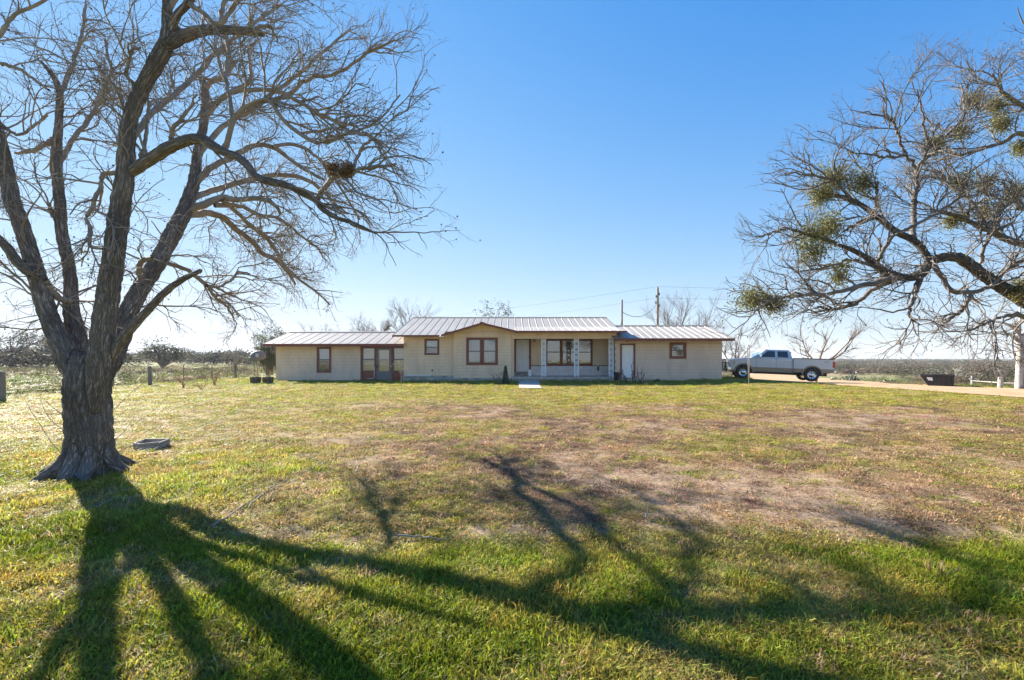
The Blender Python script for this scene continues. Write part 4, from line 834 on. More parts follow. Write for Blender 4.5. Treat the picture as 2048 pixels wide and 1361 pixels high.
sml = [lerp_d([(1826, 478, 7), (1828, 445, 6.5), (1831, 381, 6), (1837, 335, 5.5), (1865, 304, 5), (1898, 267, 4), (1929, 230, 3), (1923, 166, 2)], -.6, .3),
 lerp_d([(1837, 341, 4.5), (1812, 310, 4), (1797, 273, 3), (1800, 250, 2)], -.3, -.5),
 lerp_d([(1790, 558, 8), (1751, 566, 7), (1711, 575, 6), (1665, 587, 5), (1616, 590, 4), (1567, 596, 3), (1512, 621, 2)], -1, -1.8),
 lerp_d([(1790, 562, 6), (1742, 581, 5.5), (1711, 608, 5), (1671, 618, 4), (1635, 615, 3)], -1, -.6),
 lerp_d([(1841, 556, 6), (1828, 596, 5), (1819, 627, 3.5), (1838, 650, 2)], -.9, -1.2),
 lerp_d([(1862, 526, 7), (1883, 553, 7), (1901, 581, 6.5), (1935, 587, 6.5), (1972, 578, 6), (2003, 550, 6), (2033, 529, 6), (2080, 500, 5)], -.8, -.3),
 lerp_d([(1941, 590, 6), (1923, 621, 5), (1886, 648, 4)], -.7, -1.0),
 lerp_d([(2190, 500, 14), (2110, 510, 12), (2046, 489, 10), (2003, 474, 9), (1957, 452, 7), (1911, 431, 5), (1860, 420, 3)], .2, -.4),
 lerp_d([(2135, 300, 9), (2048, 267, 7), (2003, 286, 6), (1966, 298, 5), (1923, 310, 4), (1892, 307, 2.5)], .4, .6),
 lerp_d([(2160, 400, 10), (2090, 410, 8), (2040, 420, 7), (2030, 400, 6), (2000, 430, 5), (1985, 470, 4)], .3, -.3),
 lerp_d([(2120, 250, 9), (2060, 220, 7), (2010, 190, 5), (1985, 150, 3)], .6, .2),
 lerp_d([(1972, 452, 5), (1940, 400, 4.5), (1900, 370, 4), (1870, 350, 3)], -.2, .4),
 lerp_d([(1957, 545, 6), (1966, 500, 5), (1985, 470, 4), (2030, 440, 3)], -.4, -.8),
 lerp_d([(1751, 431, 5), (1752, 400, 4), (1755, 365, 3)], -.4, -.5),
 lerp_d([(1751, 434, 4), (1720, 445, 4), (1690, 462, 3)], -.4, -.8),
 lerp_d([(1752, 532, 5), (1762, 510, 5), (1790, 470, 4.5), (1850, 440, 4), (1930, 390, 3)], -.8, -1.4),
 lerp_d([(1751, 532, 4), (1700, 520, 4), (1670, 530, 3), (1600, 545, 2)], -.9, -1.4),
 lerp_d([(1812, 310, 3.5), (1785, 314, 3.2), (1757, 313, 2.8), (1702, 304, 1.5)], -.45, -.8),
 lerp_d([(1797, 275, 3), (1790, 255, 2.8), (1779, 236, 2.4), (1730, 224, 1.3)], -.5, -.7),
 lerp_d([(1708, 402, 4), (1672, 368, 3.2), (1630, 352, 2.6), (1570, 345, 1.3)], -.3, -.9),
 lerp_d([(1865, 304, 4), (1850, 265, 3.2), (1845, 225, 2.5), (1835, 180, 1.4)], -.1, -.5),
 lerp_d([(1674, 489, 4), (1620, 470, 3.2), (1570, 460, 2.4), (1530, 470, 1.3)], -1.0, -1.6),
 lerp_d([(2110, 625, 10), (2070, 640, 8), (2030, 630, 6), (1990, 640, 4), (1940, 660, 2)], -.2, -1.2)]
bigP = [trace(Y1, t, 28) for t in big]; smlP = [trace(Y1, t, 24) for t in sml]
solid_limbs('trunk', bigP, rt, bark2, .036, b0, ridge=.02)
link('branch', tubes_mesh('branch', [((P+rng.randn(*P.shape)*.018)[None]-b0, r[None]) for P, r in smlP], 6), rt, twig2)
ctr = np.array((X(2000, Y1), Y1, 4.0))
allP = np.vstack([np.stack([smooth_path(P[8::2], r[8::2], 24)[0] for P, r in bigP]), np.stack([P for P, r in smlP])]); allR = np.vstack([np.stack([smooth_path(P[8::2], r[8::2], 24)[1] for P, r in bigP]), np.stack([r for P, r in smlP])])
P1, R1 = grow(allP, allR, 265, 1.6, 9, rng, (.4, 1.1), .28, .35, .22, -.01, (.018, .034), .2, ctr, .2, .4)
P2, R2 = grow(P1, R1, 1250, 1.0, 7, rng, (.4, 1.0), .10, .2, .22, .0, (.010, .015), .15, ctr, .3, .5)
P3, R3 = grow(P2, R2, 3600, .55, 6, rng, (.4, 1.0), .06, .1, .24, .0, (.0058, .0082), .15, ctr, .3, .6)
P4, R4 = grow(P3, R3, 3500, .22, 4, rng, (.4, 1.1), .05, .1, .3, 0, (.006, .007), .2, None, .2, .8)
link('twigs', tubes_mesh('twigs', [(P1-b0, R1), (P2-b0, R2)], 4), rt, twig2)
link('fine_twigs', tubes_mesh('fine_twigs', [(P3-b0, R3), (P4-b0, R4)], 3), rt, twig2)
sel = rng.choice(len(P4), 1500, replace=False); link('dry_seeds', seeds_mesh('dry_seeds', P4[sel, -1]-b0, .018, rng), rt, mat('dry_seed', (.13, .09, .055), None, .9))
mist_m = mat('mistletoe_leaf', (.15, .15, .04), (.24, .20, .06), .6, 1.2, transl=.35, coord='Object')
mstem_m = mat('mistletoe_stem', (.16, .15, .06), None, .8)
for (px, py, rx, ry, dY) in ((1668, 362, 46, 36, -.3), (1640, 395, 30, 28, -.2), (1727, 371, 27, 30, -.4), (1630, 470, 42, 34, -1.2), (1622, 505, 34, 32, -1.3), (1660, 455, 24, 26, -1.1), (1678, 553, 20, 26, -1.1),
        (1926, 365, 32, 24, .2), (2003, 250, 32, 30, .4), (1947, 203, 16, 14, .3), (1868, 292, 14, 15, 0), (1923, 264, 16, 15, .2), (1506, 603, 32, 22, -1.7), (1545, 612, 22, 14, -1.7), (2045, 580, 26, 20, -.6), (1990, 212, 26, 14, .5),
        (1905, 445, 13, 11, -.2), (1972, 424, 18, 16, .1), (2033, 384, 22, 24, .3), (1970, 372, 18, 18, .3), (2040, 300, 16, 22, .4)):
    cpt = at(px, py, Y1+dY); sx = rx*1.3*Y1/F*F/math.hypot(F, px-1024); sz = ry*1.15*Y1/F
    ns = int(30+40*rx/30); d = nrm(rng.randn(ns, 3)); d[:, 2] += .15; r_ = rng.uniform(.5, 1.05, (ns, 1)); tip = d*r_*np.array((sx, sx*.8, sz))
    midp = tip*.5+rng.randn(ns, 3)*.04; stem = np.stack([np.zeros((ns, 3)), midp, tip], 1)
    mo = link('mistletoe_clump', tubes_mesh('mistletoe_clump', [(stem, np.full((ns, 3), .006))], 3), rt, mstem_m); mo.location = cpt-base
    nl = int(22*ns); k_ = rng.randint(0, ns, nl); u = rng.uniform(.3, 1.12, (nl, 1)); cen = tip[k_]*u*rng.uniform(.8, 1.25, (nl, 1))+rng.randn(nl, 3)*.10
    link('leaves', leaf_mesh('leaves', cen, .055, rng, .45), mo, mist_m)

# ------------------------------------------------------------------ pickup truck
paint = mat('silver_white_paint', (.52, .54, .58), (.48, .50, .54), .28, 1.5, metal=.1); tanp = mat('tan_paint', (.24, .185, .135), None, .4, metal=.2)
for m in (paint, tanp): m.node_tree.nodes['Principled BSDF'].inputs['Coat Weight'].default_value = .6
chrome = mat('chrome', (.75, .75, .76), None, .15, metal=1); black_m = mat('black_plastic', (.02, .02, .022), None, .55); tyre_m = mat('tyre_rubber', (.025, .024, .023), (.05, .045, .04), .85, 12)
autog = mat('tinted_glass', (.015, .03, .035), None, .05, spec=.8); red_m = mat('red_lens', (.45, .03, .02), None, .2); amber_m = mat('amber_lens', (.8, .3, .04), None, .25); lens_m = mat('clear_lens', (.6, .62, .65), None, .12)
def truck():
    fw = Vector((X(1485.3, 30.4), 30.4, 0)); rw = Vector((X(1622.6, 29.2), 29.2, 0)); d = (rw-fw).normalized(); nrml = Vector((-d.y, d.x, 0))
    org = fw-d*.97+nrml*.88; zf = G(fw.x, fw.y)+.03; zr = G(rw.x, rw.y)+.03
    t = empty('pickup_truck', (org.x, org.y, zf+(zf-zr)*.97/3.97), math.atan2(d.y, d.x)); t.rotation_mode = 'XYZ'
    t.rotation_euler = (0, math.atan2(zf-zr, 3.97), math.atan2(d.y, d.x))
    tag(t, 'silver and tan crew cab pickup truck parked beside the house', 'truck')
    def arc(cx, r, a0, a1, n=12, cz=.43): return [(cx+r*math.cos(R(a0+(a1-a0)*i/n)), cz+r*math.sin(R(a0+(a1-a0)*i/n))) for i in range(n+1)]
    body = [(.30, .56), (.16, .62), (.13, .95), (.17, 1.18), (.30, 1.27), (.9, 1.35), (1.55, 1.40), (1.66, 1.43), (3.85, 1.46), (3.86, .50)]+arc(.99, .52, 8, 172)
    q = MB(); q.prism(body, -.985, .985); cab = q.build('body', paint, t, bevel=.05)
    bed = [(3.885, 1.44), (6.14, 1.45), (6.17, 1.30), (6.15, .60), (5.55, .56)]+arc(4.96, .53, 12, 168)+[(3.885, .54)]
    q = MB(); q.prism(bed, -.985, .985); bd = q.build('cargo_bed', paint, t, bevel=.03)
    q = MB(); q.box(3.95, 6.1, -.85, .85, 1.455, 1.462); q.build('bed_liner', black_m, bd)
    for s_ in (-1, 1): q = MB(); q.box(3.9, 6.14, s_*.985-.05, s_*.985+.05*(1 if s_ < 0 else 1), 1.452, 1.475); q.build('bed_rail', black_m, bd, bevel=.008)
    hb_, ht, wb, wt_ = 1.41, 1.985, .955, .77
    q = MB(); B = [(1.60, hb_), (3.86, hb_)]; T = [(2.26, ht), (3.68, ht)]
    q.add([(1.60, -wb, hb_), (3.86, -wb, hb_), (3.86, wb, hb_), (1.60, wb, hb_), (2.26, -wt_, ht), (3.68, -wt_, ht), (3.68, wt_, ht), (2.26, wt_, ht)],
          [(0, 3, 2, 1), (4, 5, 6, 7), (0, 1, 5, 4), (1, 2, 6, 5), (2, 3, 7, 6), (3, 0, 4, 7)]); roof = q.build('cab_roof', paint, t, bevel=.07)
    def sy(z, s_): return s_*(wb-(z-hb_)/(ht-hb_)*(wb-wt_)+.006)
    for s_ in (-1, 1):
        for pl in (((1.96, 1.47), (2.83, 1.48), (2.83, 1.885), (2.40, 1.885)), ((2.97, 1.48), (3.60, 1.48), (3.55, 1.885), (2.97, 1.885))):
            q = MB(); q.add([(x_, sy(z_, s_), z_) for x_, z_ in pl]+[(x_, sy(z_, s_)-s_*.03, z_) for x_, z_ in pl], [(0, 1, 2, 3), (7, 6, 5, 4), (0, 4, 5, 1), (1, 5, 6, 2), (2, 6, 7, 3), (3, 7, 4, 0)]); q.build('side_window', autog, roof, bevel=.012)
        # doors: seams as thin dark recess strips, handles, lower tan panels
        for xx in (1.72, 2.90, 3.80): q = MB(); q.box(xx-.006, xx+.006, s_*.988-.003, s_*.988+.003, .55, 1.42); q.build('door_seam', black_m, cab)
        for xx in (2.66, 3.55): q = MB(); q.box(xx, xx+.17, s_*1.003-.018, s_*1.003+.018, 1.235, 1.275); q.build('door_handle', chrome, cab, bevel=.012)
        low = [(1.56, .51), (3.855, .51), (3.855, .80), (1.50, .80)]; q = MB(); q.prism(low, s_*.983, s_*.993); q.build('lower_panel', tanp, cab)
        low = [(3.89, .55), (4.42, .55), (4.46, .80), (3.89, .80)]; q = MB(); q.prism(low, s_*.983, s_*.993); q.build('lower_panel', tanp, bd)
        low = [(5.50, .57), (6.14, .61), (6.14, .82), (5.42, .82)]; q = MB(); q.prism(low, s_*.983, s_*.993); q.build('lower_panel', tanp, bd)
        for cx, par in ((.99, cab), (4.96, bd)):
            ri, ro = .515, .60; P = arc(cx, ro, 0, 180, 14)+list(reversed(arc(cx, ri, 0, 180, 14))); q = MB(); q.prism(P, s_*.975, s_*1.02); q.build('fender_flare', tanp, par, bevel=.01)
            q = MB(); q.prism(arc(cx, .50, 0, 180, 14), s_*.60, s_*.93); q.build('wheel_well', black_m, par)
        q = MB(); q.box(1.55, 3.9, s_*.95-.07, s_*.95+.07, .40, .46); q.build('running_board', black_m, cab, bevel=.015)
        q = MB(); q.box(.20, .42, s_*.78-.2, s_*.78+.22, .93, 1.20); q.build('headlight', lens_m, cab, bevel=.04)
        q = MB(); q.box(.36, .44, s_*.985-.03, s_*.985+.012, .95, 1.16); q.build('marker_light', amber_m, cab, bevel=.01)
        q = MB(); q.box(6.05, 6.20, s_*.93-.06, s_*.93+.066, .92, 1.33); q.build('tail_light', red_m, bd, bevel=.02)
        q = MB(); q.tube([(1.98, s_*.96, 1.48), (1.96, s_*1.13, 1.50)], .022, 6); mr = q.build('side_mirror', black_m, cab)
        q = MB(); q.box(1.86, 1.98, s_*1.22-.11, s_*1.22+.11, 1.44, 1.70); q.build('mirror_shell', chrome, mr, bevel=.04)
        for cx in (.97, 4.94):
            w = empty('wheel', (0, 0, 0)); w.parent = t; w.location = (cx, s_*.86, .42)
            q = MB(); q.lathe([(.255, -.14), (.36, -.145), (.405, -.13), (.42, -.09), (.42, .09), (.405, .13), (.36, .145), (.255, .14)], 36, 'y'); ty = q.build('tyre', tyre_m, w, smooth=True)
            q = MB(); e = s_
            q.lathe([(.258, -.13*e), (.258, .125*e), (.235, .13*e), (.215, .07*e), (.13, .085*e), (.11, .12*e), (.07, .14*e), (0, .145*e)], 32, 'y'); q.lathe([(0, -.02*e), (.25, -.02*e)], 24, 'y'); rm = q.build('rim', chrome, w, smooth=True)
            for i in range(8):
                a_ = i*math.pi/4; q = MB(); q.lathe([(0, .083*e), (.036, .080*e), (.036, .06*e)], 10, 'y', (.172*math.cos(a_), 0, .172*math.sin(a_))); q.build('rim_hole_disc', black_m, rm)  # black disc on the rim paints the dark of an opening
    q = MB(); q.add([(1.625, -wb+.13, hb_+.04), (1.625, wb-.13, hb_+.04), (2.235, wt_-.10, ht-.07), (2.235, -wt_+.10, ht-.07), (1.60, -wb+.13, hb_+.05), (1.60, wb-.13, hb_+.05), (2.21, wt_-.10, ht-.06), (2.21, -wt_+.10, ht-.06)],
                    [(0, 1, 2, 3), (4, 7, 6, 5), (0, 4, 5, 1), (1, 5, 6, 2), (2, 6, 7, 3), (3, 7, 4, 0)]); q.build('windshield', mat('windshield_glass', (.10, .2, .26), None, .04, spec=1.0), roof)
    q = MB(); q.box(3.80, 3.83, -.6, .6, 1.5, 1.86); q.build('rear_window', autog, roof)
    for i in range(5): q = MB(); q.box(2.36, 2.46, -.5+i*.25-.04, -.5+i*.25+.04, 1.975, 2.015); q.build('roof_lamp', amber_m, roof, bevel=.015)
    q = MB(); q.box(.10, .18, -.62, .62, .84, 1.22); gr = q.build('grille', chrome, cab, bevel=.03)
    for i in range(4): q = MB(); q.box(.085, .10, -.56, .56, .89+i*.08, .93+i*.08); q.build('grille_slot', black_m, gr)
    q = MB(); q.box(-.02, .30, -.98, .98, .52, .78); q.build('front_bumper', chrome, t, bevel=.05)
    g = MB()
    for zz in (.55, .80, 1.02, 1.22): g.tube([(-.06, -.98 if zz < 1.1 else -.55, zz), (-.12, -.6 if zz < 1.1 else -.5, zz), (-.12, .6 if zz < 1.1 else .5, zz), (-.06, .98 if zz < 1.1 else .55, zz)], .028, 8)
    for yy in (-.98, -.55, .55, .98): g.tube([(-.08, yy, .42), (-.09, yy, 1.04 if abs(yy) > .9 else 1.24)], .03, 8)
    g.box(-.10, .0, -.9, .9, .45, .62); g.build('grille_guard', black_m, t)
    q = MB(); q.box(6.13, 6.30, -.98, .98, .58, .76); q.build('rear_bumper', chrome, t, bevel=.03)
    q = MB(); q.box(.4, 5.9, -.55, .55, .36, .56); q.tube([(.97, -.8, .42), (.97, .8, .42)], .06, 8); q.tube([(4.94, -.8, .42), (4.94, .8, .42)], .08, 8); q.build('chassis', black_m, t)
    cu = bpy.data.curves.new('decal', 'FONT'); cu.body = '4X4'; cu.size = .13; cu.extrude = .001; cu.space_character = 1.15; to = bpy.data.objects.new('decal', cu); COL.objects.link(to)
    dg = bpy.context.evaluated_depsgraph_get(); me = bpy.data.meshes.new_from_object(to.evaluated_get(dg)); bpy.data.objects.remove(to)
    de = link('decal', me, bd, mat('decal_grey', (.05, .05, .06), None, .5)); de.rotation_euler = (R(90), 0, 0); de.location = (5.60, -.9885, 1.24)
truck()

# ------------------------------------------------------------------ vegetation builders
def bare_tree(name, label, base, h, spread, seed, m, stems=4, dens=1.0, lean=(0, 0), tr=.12, cat='tree', up=.5, group=None, low=.05, twr=.02, leaves=None):
    rg_ = np.random.RandomState(seed); t = empty(name, base); tag(t, label, cat, group); S = []; RR = []
    for i in range(stems):
        a = 6.283*(i+rg_.rand()*.6)/stems; d = np.array((math.cos(a)*spread*.5*rg_.uniform(.6, 1.1), math.sin(a)*spread*.5*rg_.uniform(.6, 1.1), h*rg_.uniform(.62, .9)))
        p = [np.array((0, 0, -.1)), np.array((rg_.randn()*.05, rg_.randn()*.05, h*low+.05))]
        for u in (.3, .5, .75, 1.): p.append(np.array((d[0]*u**1.2+lean[0]*u, d[1]*u**1.2+lean[1]*u, h*low+(d[2]-h*low)*u))+rg_.randn(3)*spread*.03)
        P, r = smooth_path(p, [tr, tr*.9, tr*.75, tr*.5, tr*.3, tr*.12], 16); S.append(P); RR.append(r)
    S = np.stack(S); RR = np.stack(RR)
    link('trunk', tubes_mesh('trunk', [(S, RR)], 7), t, m)
    c = np.array((0, 0, h*.35)); lv = h*.32
    P1, R1 = grow(S, RR, int(stems*9*dens), lv, 7, rg_, (.4, 1.0), up*.4, .35, .16, .02, (twr*1.6, twr*2.8), .3, c, .3, .35)
    P2, R2 = grow(np.vstack([P1]), R1, int(stems*45*dens), lv*.55, 5, rg_, (.4, .9), up*.3, .2, .18, .0, (twr, twr*1.4), .15, c, .3, .5)
    P3, R3 = grow(P2, R2, int(stems*120*dens), lv*.3, 4, rg_, (.4, 1.), up*.2, .1, .2, .0, (twr*.8, twr), .15, c, .3, .6)
    link('crown', tubes_mesh('crown', [(P1, R1), (P2, R2), (P3, R3)], 3), t, m)
    if leaves:
        n_, sz, lm = leaves; k_ = rg_.randint(0, len(P3), n_); cen = P3[k_, rg_.randint(1, 4, n_)]+rg_.randn(n_, 3)*sz*1.5
        link('leaves', leaf_mesh('leaves', cen, sz, rg_, .5), t, lm)
    return t
def leafy_tree(name, label, base, h, rx, seed, lm, n=3500, sz=.12, trunk=.15, cat='tree', lobes=9, bottom=.25, group=None, bm=None):
    rg_ = np.random.RandomState(seed); t = empty(name, base); tag(t, label, cat, group)
    L = []
    for i in range(lobes):
        a = rg_.uniform(0, 6.283); r_ = rx*math.sqrt(rg_.rand())*.72; L.append((r_*math.cos(a), r_*math.sin(a), h*rg_.uniform(bottom+.15, .86), rx*rg_.uniform(.28, .5), h*rg_.uniform(.12, .22)))
    L = np.array(L); S = []
    for l_ in L: S.append(smooth_path([(0, 0, -.1), (l_[0]*.1, l_[1]*.1, h*bottom*.6), (l_[0]*.6, l_[1]*.6, l_[2]*.75), tuple(l_[:3])], [trunk, trunk*.8, trunk*.4, trunk*.15], 9)[0])
    S = np.stack(S); link('trunk', tubes_mesh('trunk', [(S, np.tile(np.linspace(trunk, trunk*.15, 9), (len(S), 1)))], 6), t, bm or twig_m)
    k_ = rg_.randint(0, lobes, n); d = nrm(rg_.randn(n, 3)); r_ = rg_.uniform(.35, 1.1, (n, 1))**.6; cen = L[k_, :3]+d*r_*np.stack([L[k_, 3], L[k_, 3], L[k_, 4]], 1)
    cen += (np.stack([vn(cen[:, 0], cen[:, 2], 2.5, q) for q in (1, 2, 3)], 1)-.5)*rx*.25
    link('crown', leaf_mesh('crown', cen, sz, rg_, .6), t, lm); return t
grey_twig = mat('grey_twig', (.28, .25, .23), (.20, .17, .15), .9, 2); brown_twig = mat('brown_twig', (.20, .14, .10), (.14, .10, .075), .9, 2); red_twig = mat('reddish_twig', (.30, .15, .09), (.2, .11, .07), .9, 2)
oak_leaf = mat('oak_leaf', (.065, .07, .04), (.11, .105, .065), .6, 1.5, transl=.25); grey_leaf = mat('greygreen_leaf', (.16, .17, .11), (.09, .10, .06), .6, 2.0, transl=.3); dark_leaf = mat('evergreen_leaf', (.035, .06, .018), (.06, .09, .03), .6, 4, transl=.2)
def gnd(px, Y): x_ = X(px, Y); return (x_, Y, G(x_, Y))
# behind and beside the house
leafy_tree('evergreen_shrub', 'tall grey green evergreen shrub against the left end of the house', gnd(537, 33.2), 4.0, 1.35, 3, mat('shrub_leaf', (.07, .085, .04), (.16, .165, .11), .6, 1.2, transl=.25), 11000, .09, .07, 'shrub', 16, .05)
bare_tree('bare_tree', 'bare tree above the middle of the left wing roof', gnd(742, 52), 6.7, 5.2, 5, grey_twig, 4, 1.4, low=.3)
bare_tree('bare_tree', 'thin bare tree above the left wing roof, nearest the leafy shrub', gnd(648, 58), 6.6, 4.8, 6, grey_twig, 4, 1.0, low=.3)
bare_tree('bare_tree', 'bare tree behind the junction of left wing and main roof', gnd(812, 54), 8.3, 4.2, 7, grey_twig, 4, 1.2, low=.3)
leafy_tree('leafy_tree', 'tree top with sparse dark leaves showing over the main ridge', gnd(990, 62), 9.6, 2.9, 8, oak_leaf, 1700, .16, .14, lobes=9, bottom=.45)
bare_tree('bare_tree', 'wide bare tree behind the utility pole and right wing roof', gnd(1362, 54), 10.6, 9.0, 9, grey_twig, 7, 1.4, tr=.10, up=.9, low=.15)
bare_tree('bare_tree', 'bare tree rising behind the right end of the house', gnd(1470, 46), 6.2, 5.0, 10, grey_twig, 5, 1.2, tr=.08, up=.4)
bare_tree('mesquite_tree', 'wide bare mesquite tree growing just behind the pickup bed', (X(1632, 40), 40, G(X(1632, 40), 40)), 6.0, 7.0, 12, brown_twig, 5, .85, lean=(.9, 0), tr=.11, up=.5, low=.12, twr=.015)
# left field
for (px, Y, h, rx, sd_, lab) in ((22, 70, 6.2, 4.6, 31, 'round live oak at the far left edge of the field'), (96, 84, 6.2, 4.0, 32, 'live oak in the field just right of the leftmost oak'), (325, 60, 4.0, 3.3, 33, 'flat crowned oak in the field behind the wire fence'),
                             (196, 110, 6.0, 4.8, 34, 'distant live oak seen behind the big bare trunk')):
    leafy_tree('live_oak', lab, gnd(px, Y), h, rx, sd_, oak_leaf, 3000, .19, .16, lobes=20, bottom=.2, group='live oaks in the left field')
for i, (px, py, h, w_, lab) in enumerate(((366, 776, .75, .8, 'small reddish bare bush nearest the big tree by the fence'), (402, 781, .8, 1.2, 'low bare bush with a green base on the left lawn'), (428, 772, 1.35, 1.0, 'tallest reddish bare bush on the left lawn'))):
    g_ = gp(px, py); bare_tree('bare_bush', lab, g_, h, w_, 50+i, red_twig, 7, .35, tr=.012, cat='bush', up=.6, group='bare bushes on the left lawn', twr=.006, low=.02)
# brush: far scrub on both sides as one mass each
bcoll = bpy.data.collections.new('brush_sources'); brush_m = instance_mat('brush_foliage', .25, .8)
for i in range(6):
    rg_ = np.random.RandomState(70+i); n_ = 420; L = np.array([(rg_.uniform(-.7, .7), rg_.uniform(-.7, .7), rg_.uniform(.35, .75), rg_.uniform(.3, .5)) for _ in range(7)]); k_ = rg_.randint(0, 7, n_)
    cen = L[k_, :3]+nrm(rg_.randn(n_, 3))*L[k_, 3:4]*rg_.uniform(.4, 1, (n_, 1)); cen[:, 2] = np.abs(cen[:, 2]); me = leaf_mesh('brush_%d' % i, cen, .13 if i < 4 else .16, rg_, .5 if i < 4 else .25, 0)
    set_tint(me, rg_, .55, 1.4); me.materials.append(brush_m); bcoll.objects.link(bpy.data.objects.new('brush_%d' % i, me))
rng = np.random.RandomState(91)
def brush(name, label, N, az0, az1, r0, r1, smin, smax, test=None, cols=((.085, .095, .045), (.15, .12, .08), (.11, .10, .07)), pw=1.6):
    a = rng.uniform(R(az0), R(az1), N); r = r0*(r1/r0)**(rng.rand(N)**(1/pw)); x = r*np.sin(a); y = r*np.cos(a)
    clus = fbm(x, y, .045, 41, 3); ok = clus+rng.normal(0, .05, N) > .46+.14*(1-sm(r, 60, 260))
    if test is not None: ok &= test(x, y)
    x, y, r = x[ok], y[ok], r[ok]; n_ = len(x); s_ = rng.uniform(smin, smax, n_); ci = rng.randint(0, len(cols), n_); c = np.array(cols)[ci]*rng.uniform(.7, 1.3, (n_, 1))
    return tag(scatter(name, np.stack([x, y, gz(x, y)-.1], 1), np.stack([np.zeros(n_), np.zeros(n_), rng.uniform(0, 6.28, n_)], 1), np.stack([s_*1.2, s_*1.2, s_*rng.uniform(.75, 1.15, n_)], 1), rng.randint(0, 6, n_), c, bcoll), label, 'brush', kind='stuff')
brush('distant_scrub', 'grey green scrub covering the low country to the horizon at right', 9000, 14, 66, 105, 1500, 1.3, 3.0, cols=((.085, .085, .05), (.15, .115, .08), (.12, .095, .065)))
brush('field_treeline', 'brownish line of brush and small trees beyond the left field', 4200, -66, -14, 85, 600, 1.6, 4.0, cols=((.10, .085, .06), (.07, .07, .045), (.09, .08, .065)))
brush('roadside_brush', 'low dry brush beyond the driveway around the dumpster', 2600, 24, 62, 38, 105, .45, 1.35, lambda x, y: ~inpoly(x, y, ROAD) & (.6*x+.8*y > 53), cols=((.14, .11, .075), (.10, .10, .05), (.16, .125, .09)), pw=1)
brush('field_weeds', 'tall tawny weeds in the field beyond the wire fence', 1500, -72, -30, 26, 95, .25, .6, lambda x, y: x < -20.6, cols=((.15, .12, .06), (.12, .12, .05), (.16, .13, .075)), pw=1)
tallc = bpy.data.collections.new('tall_grass_sources')
for i in range(3): me = clump('tall_tuft_%d' % i, 140+i, 50, .3, .32, .8, .015, .5); me.materials.append(grass_m); tallc.objects.link(bpy.data.objects.new('tall_tuft_%d' % i, me))
N = 5200; a = rng.uniform(R(-72), R(66), N); r = 22*(110/22)**rng.rand(N); x = r*np.sin(a); y = r*np.cos(a)
ok = ((x < -20) | (.6*x+.8*y > 51) | (y > 40)) & ~inpoly(x, y, ROAD) & ~in_house(x, y); x, y = x[ok], y[ok]; n_ = len(x); f = sm(fbm(x, y, .12, 55, 3), .4, .6)[:, None]
tag(scatter('pasture_grass', np.stack([x, y, gz(x, y)], 1), np.stack([rng.normal(0, .1, n_), rng.normal(0, .1, n_), rng.uniform(0, 6.28, n_)], 1), np.stack([rng.uniform(1.5, 2.6, n_)]*2+[rng.uniform(.6, 1.3, n_)], 1), rng.randint(0, 3, n_), ((.20, .16, .08)*np.array(1.))*f+np.array((.13, .16, .04))*(1-f), tallc), 'rough yellowish pasture grass beyond the lawn and driveway', 'grass', kind='stuff')

# ------------------------------------------------------------------ small things round the house
wood_m = mat('weathered_wood', (.26, .22, .18), (.16, .13, .105), .9, 4, bump=.5, stretch=(3, 3, .4)); greywood = mat('grey_wood', (.38, .36, .33), (.24, .22, .20), .9, 4, bump=.5, stretch=(3, 3, .4))
wire_m = mat('wire', (.22, .21, .20), None, .5, metal=.6); steel_m = mat('dull_steel', (.10, .10, .09), None, .7); galv = mat('galvanized', (.45, .45, .45), None, .5, metal=.5)
# satellite dish
dsh = empty('satellite_dish', (X(515, 31.2), 31.2, G(X(515, 31.2), 31.2))); tag(dsh, 'dull brown satellite dish on a post left of the house', 'satellite dish')
dish_m = mat('dish_taupe', (.22, .19, .155), (.18, .155, .13), .7, 5)
q = MB(); n_ = 28; rings = 6; vs = []; fs = []
for i in range(rings+1):
    r_ = i/rings
    for j in range(n_): g_ = 6.2832*j/n_; vs.append((.52*r_*math.cos(g_), .14*r_*r_, .40*r_*math.sin(g_)))
for i in range(rings):
    for j in range(n_): fs.append((i*n_+j, i*n_+(j+1) % n_, (i+1)*n_+(j+1) % n_, (i+1)*n_+j))
q.add(vs, fs); do = q.build('reflector', dish_m, dsh, smooth=True); do.location = (0, 0, 1.66); do.rotation_euler = (R(-25), 0, R(12)); sdm = do.modifiers.new('s', 'SOLIDIFY'); sdm.thickness = .012
q = MB(); q.tube([(0, .02, -.3), (0, .02, 1.45), (0, -.05, 1.62)], .035, 10); q.build('mast', galv, dsh, smooth=True)
q = MB(); q.box(-.09, .09, -.09, -.01, 1.5, 1.72); q.build('bracket', galv, dsh, bevel=.01)
q = MB(); q.tube([(0, 0, 1.32), (0, .45, 1.42), (0, .62, 1.72)], .014, 6); q.lathe([(0, 0), (.04, .02), (.04, .1), (0, .12)], 10, 'z', (0, .62, 1.70)); q.build('feed_arm', galv, dsh)
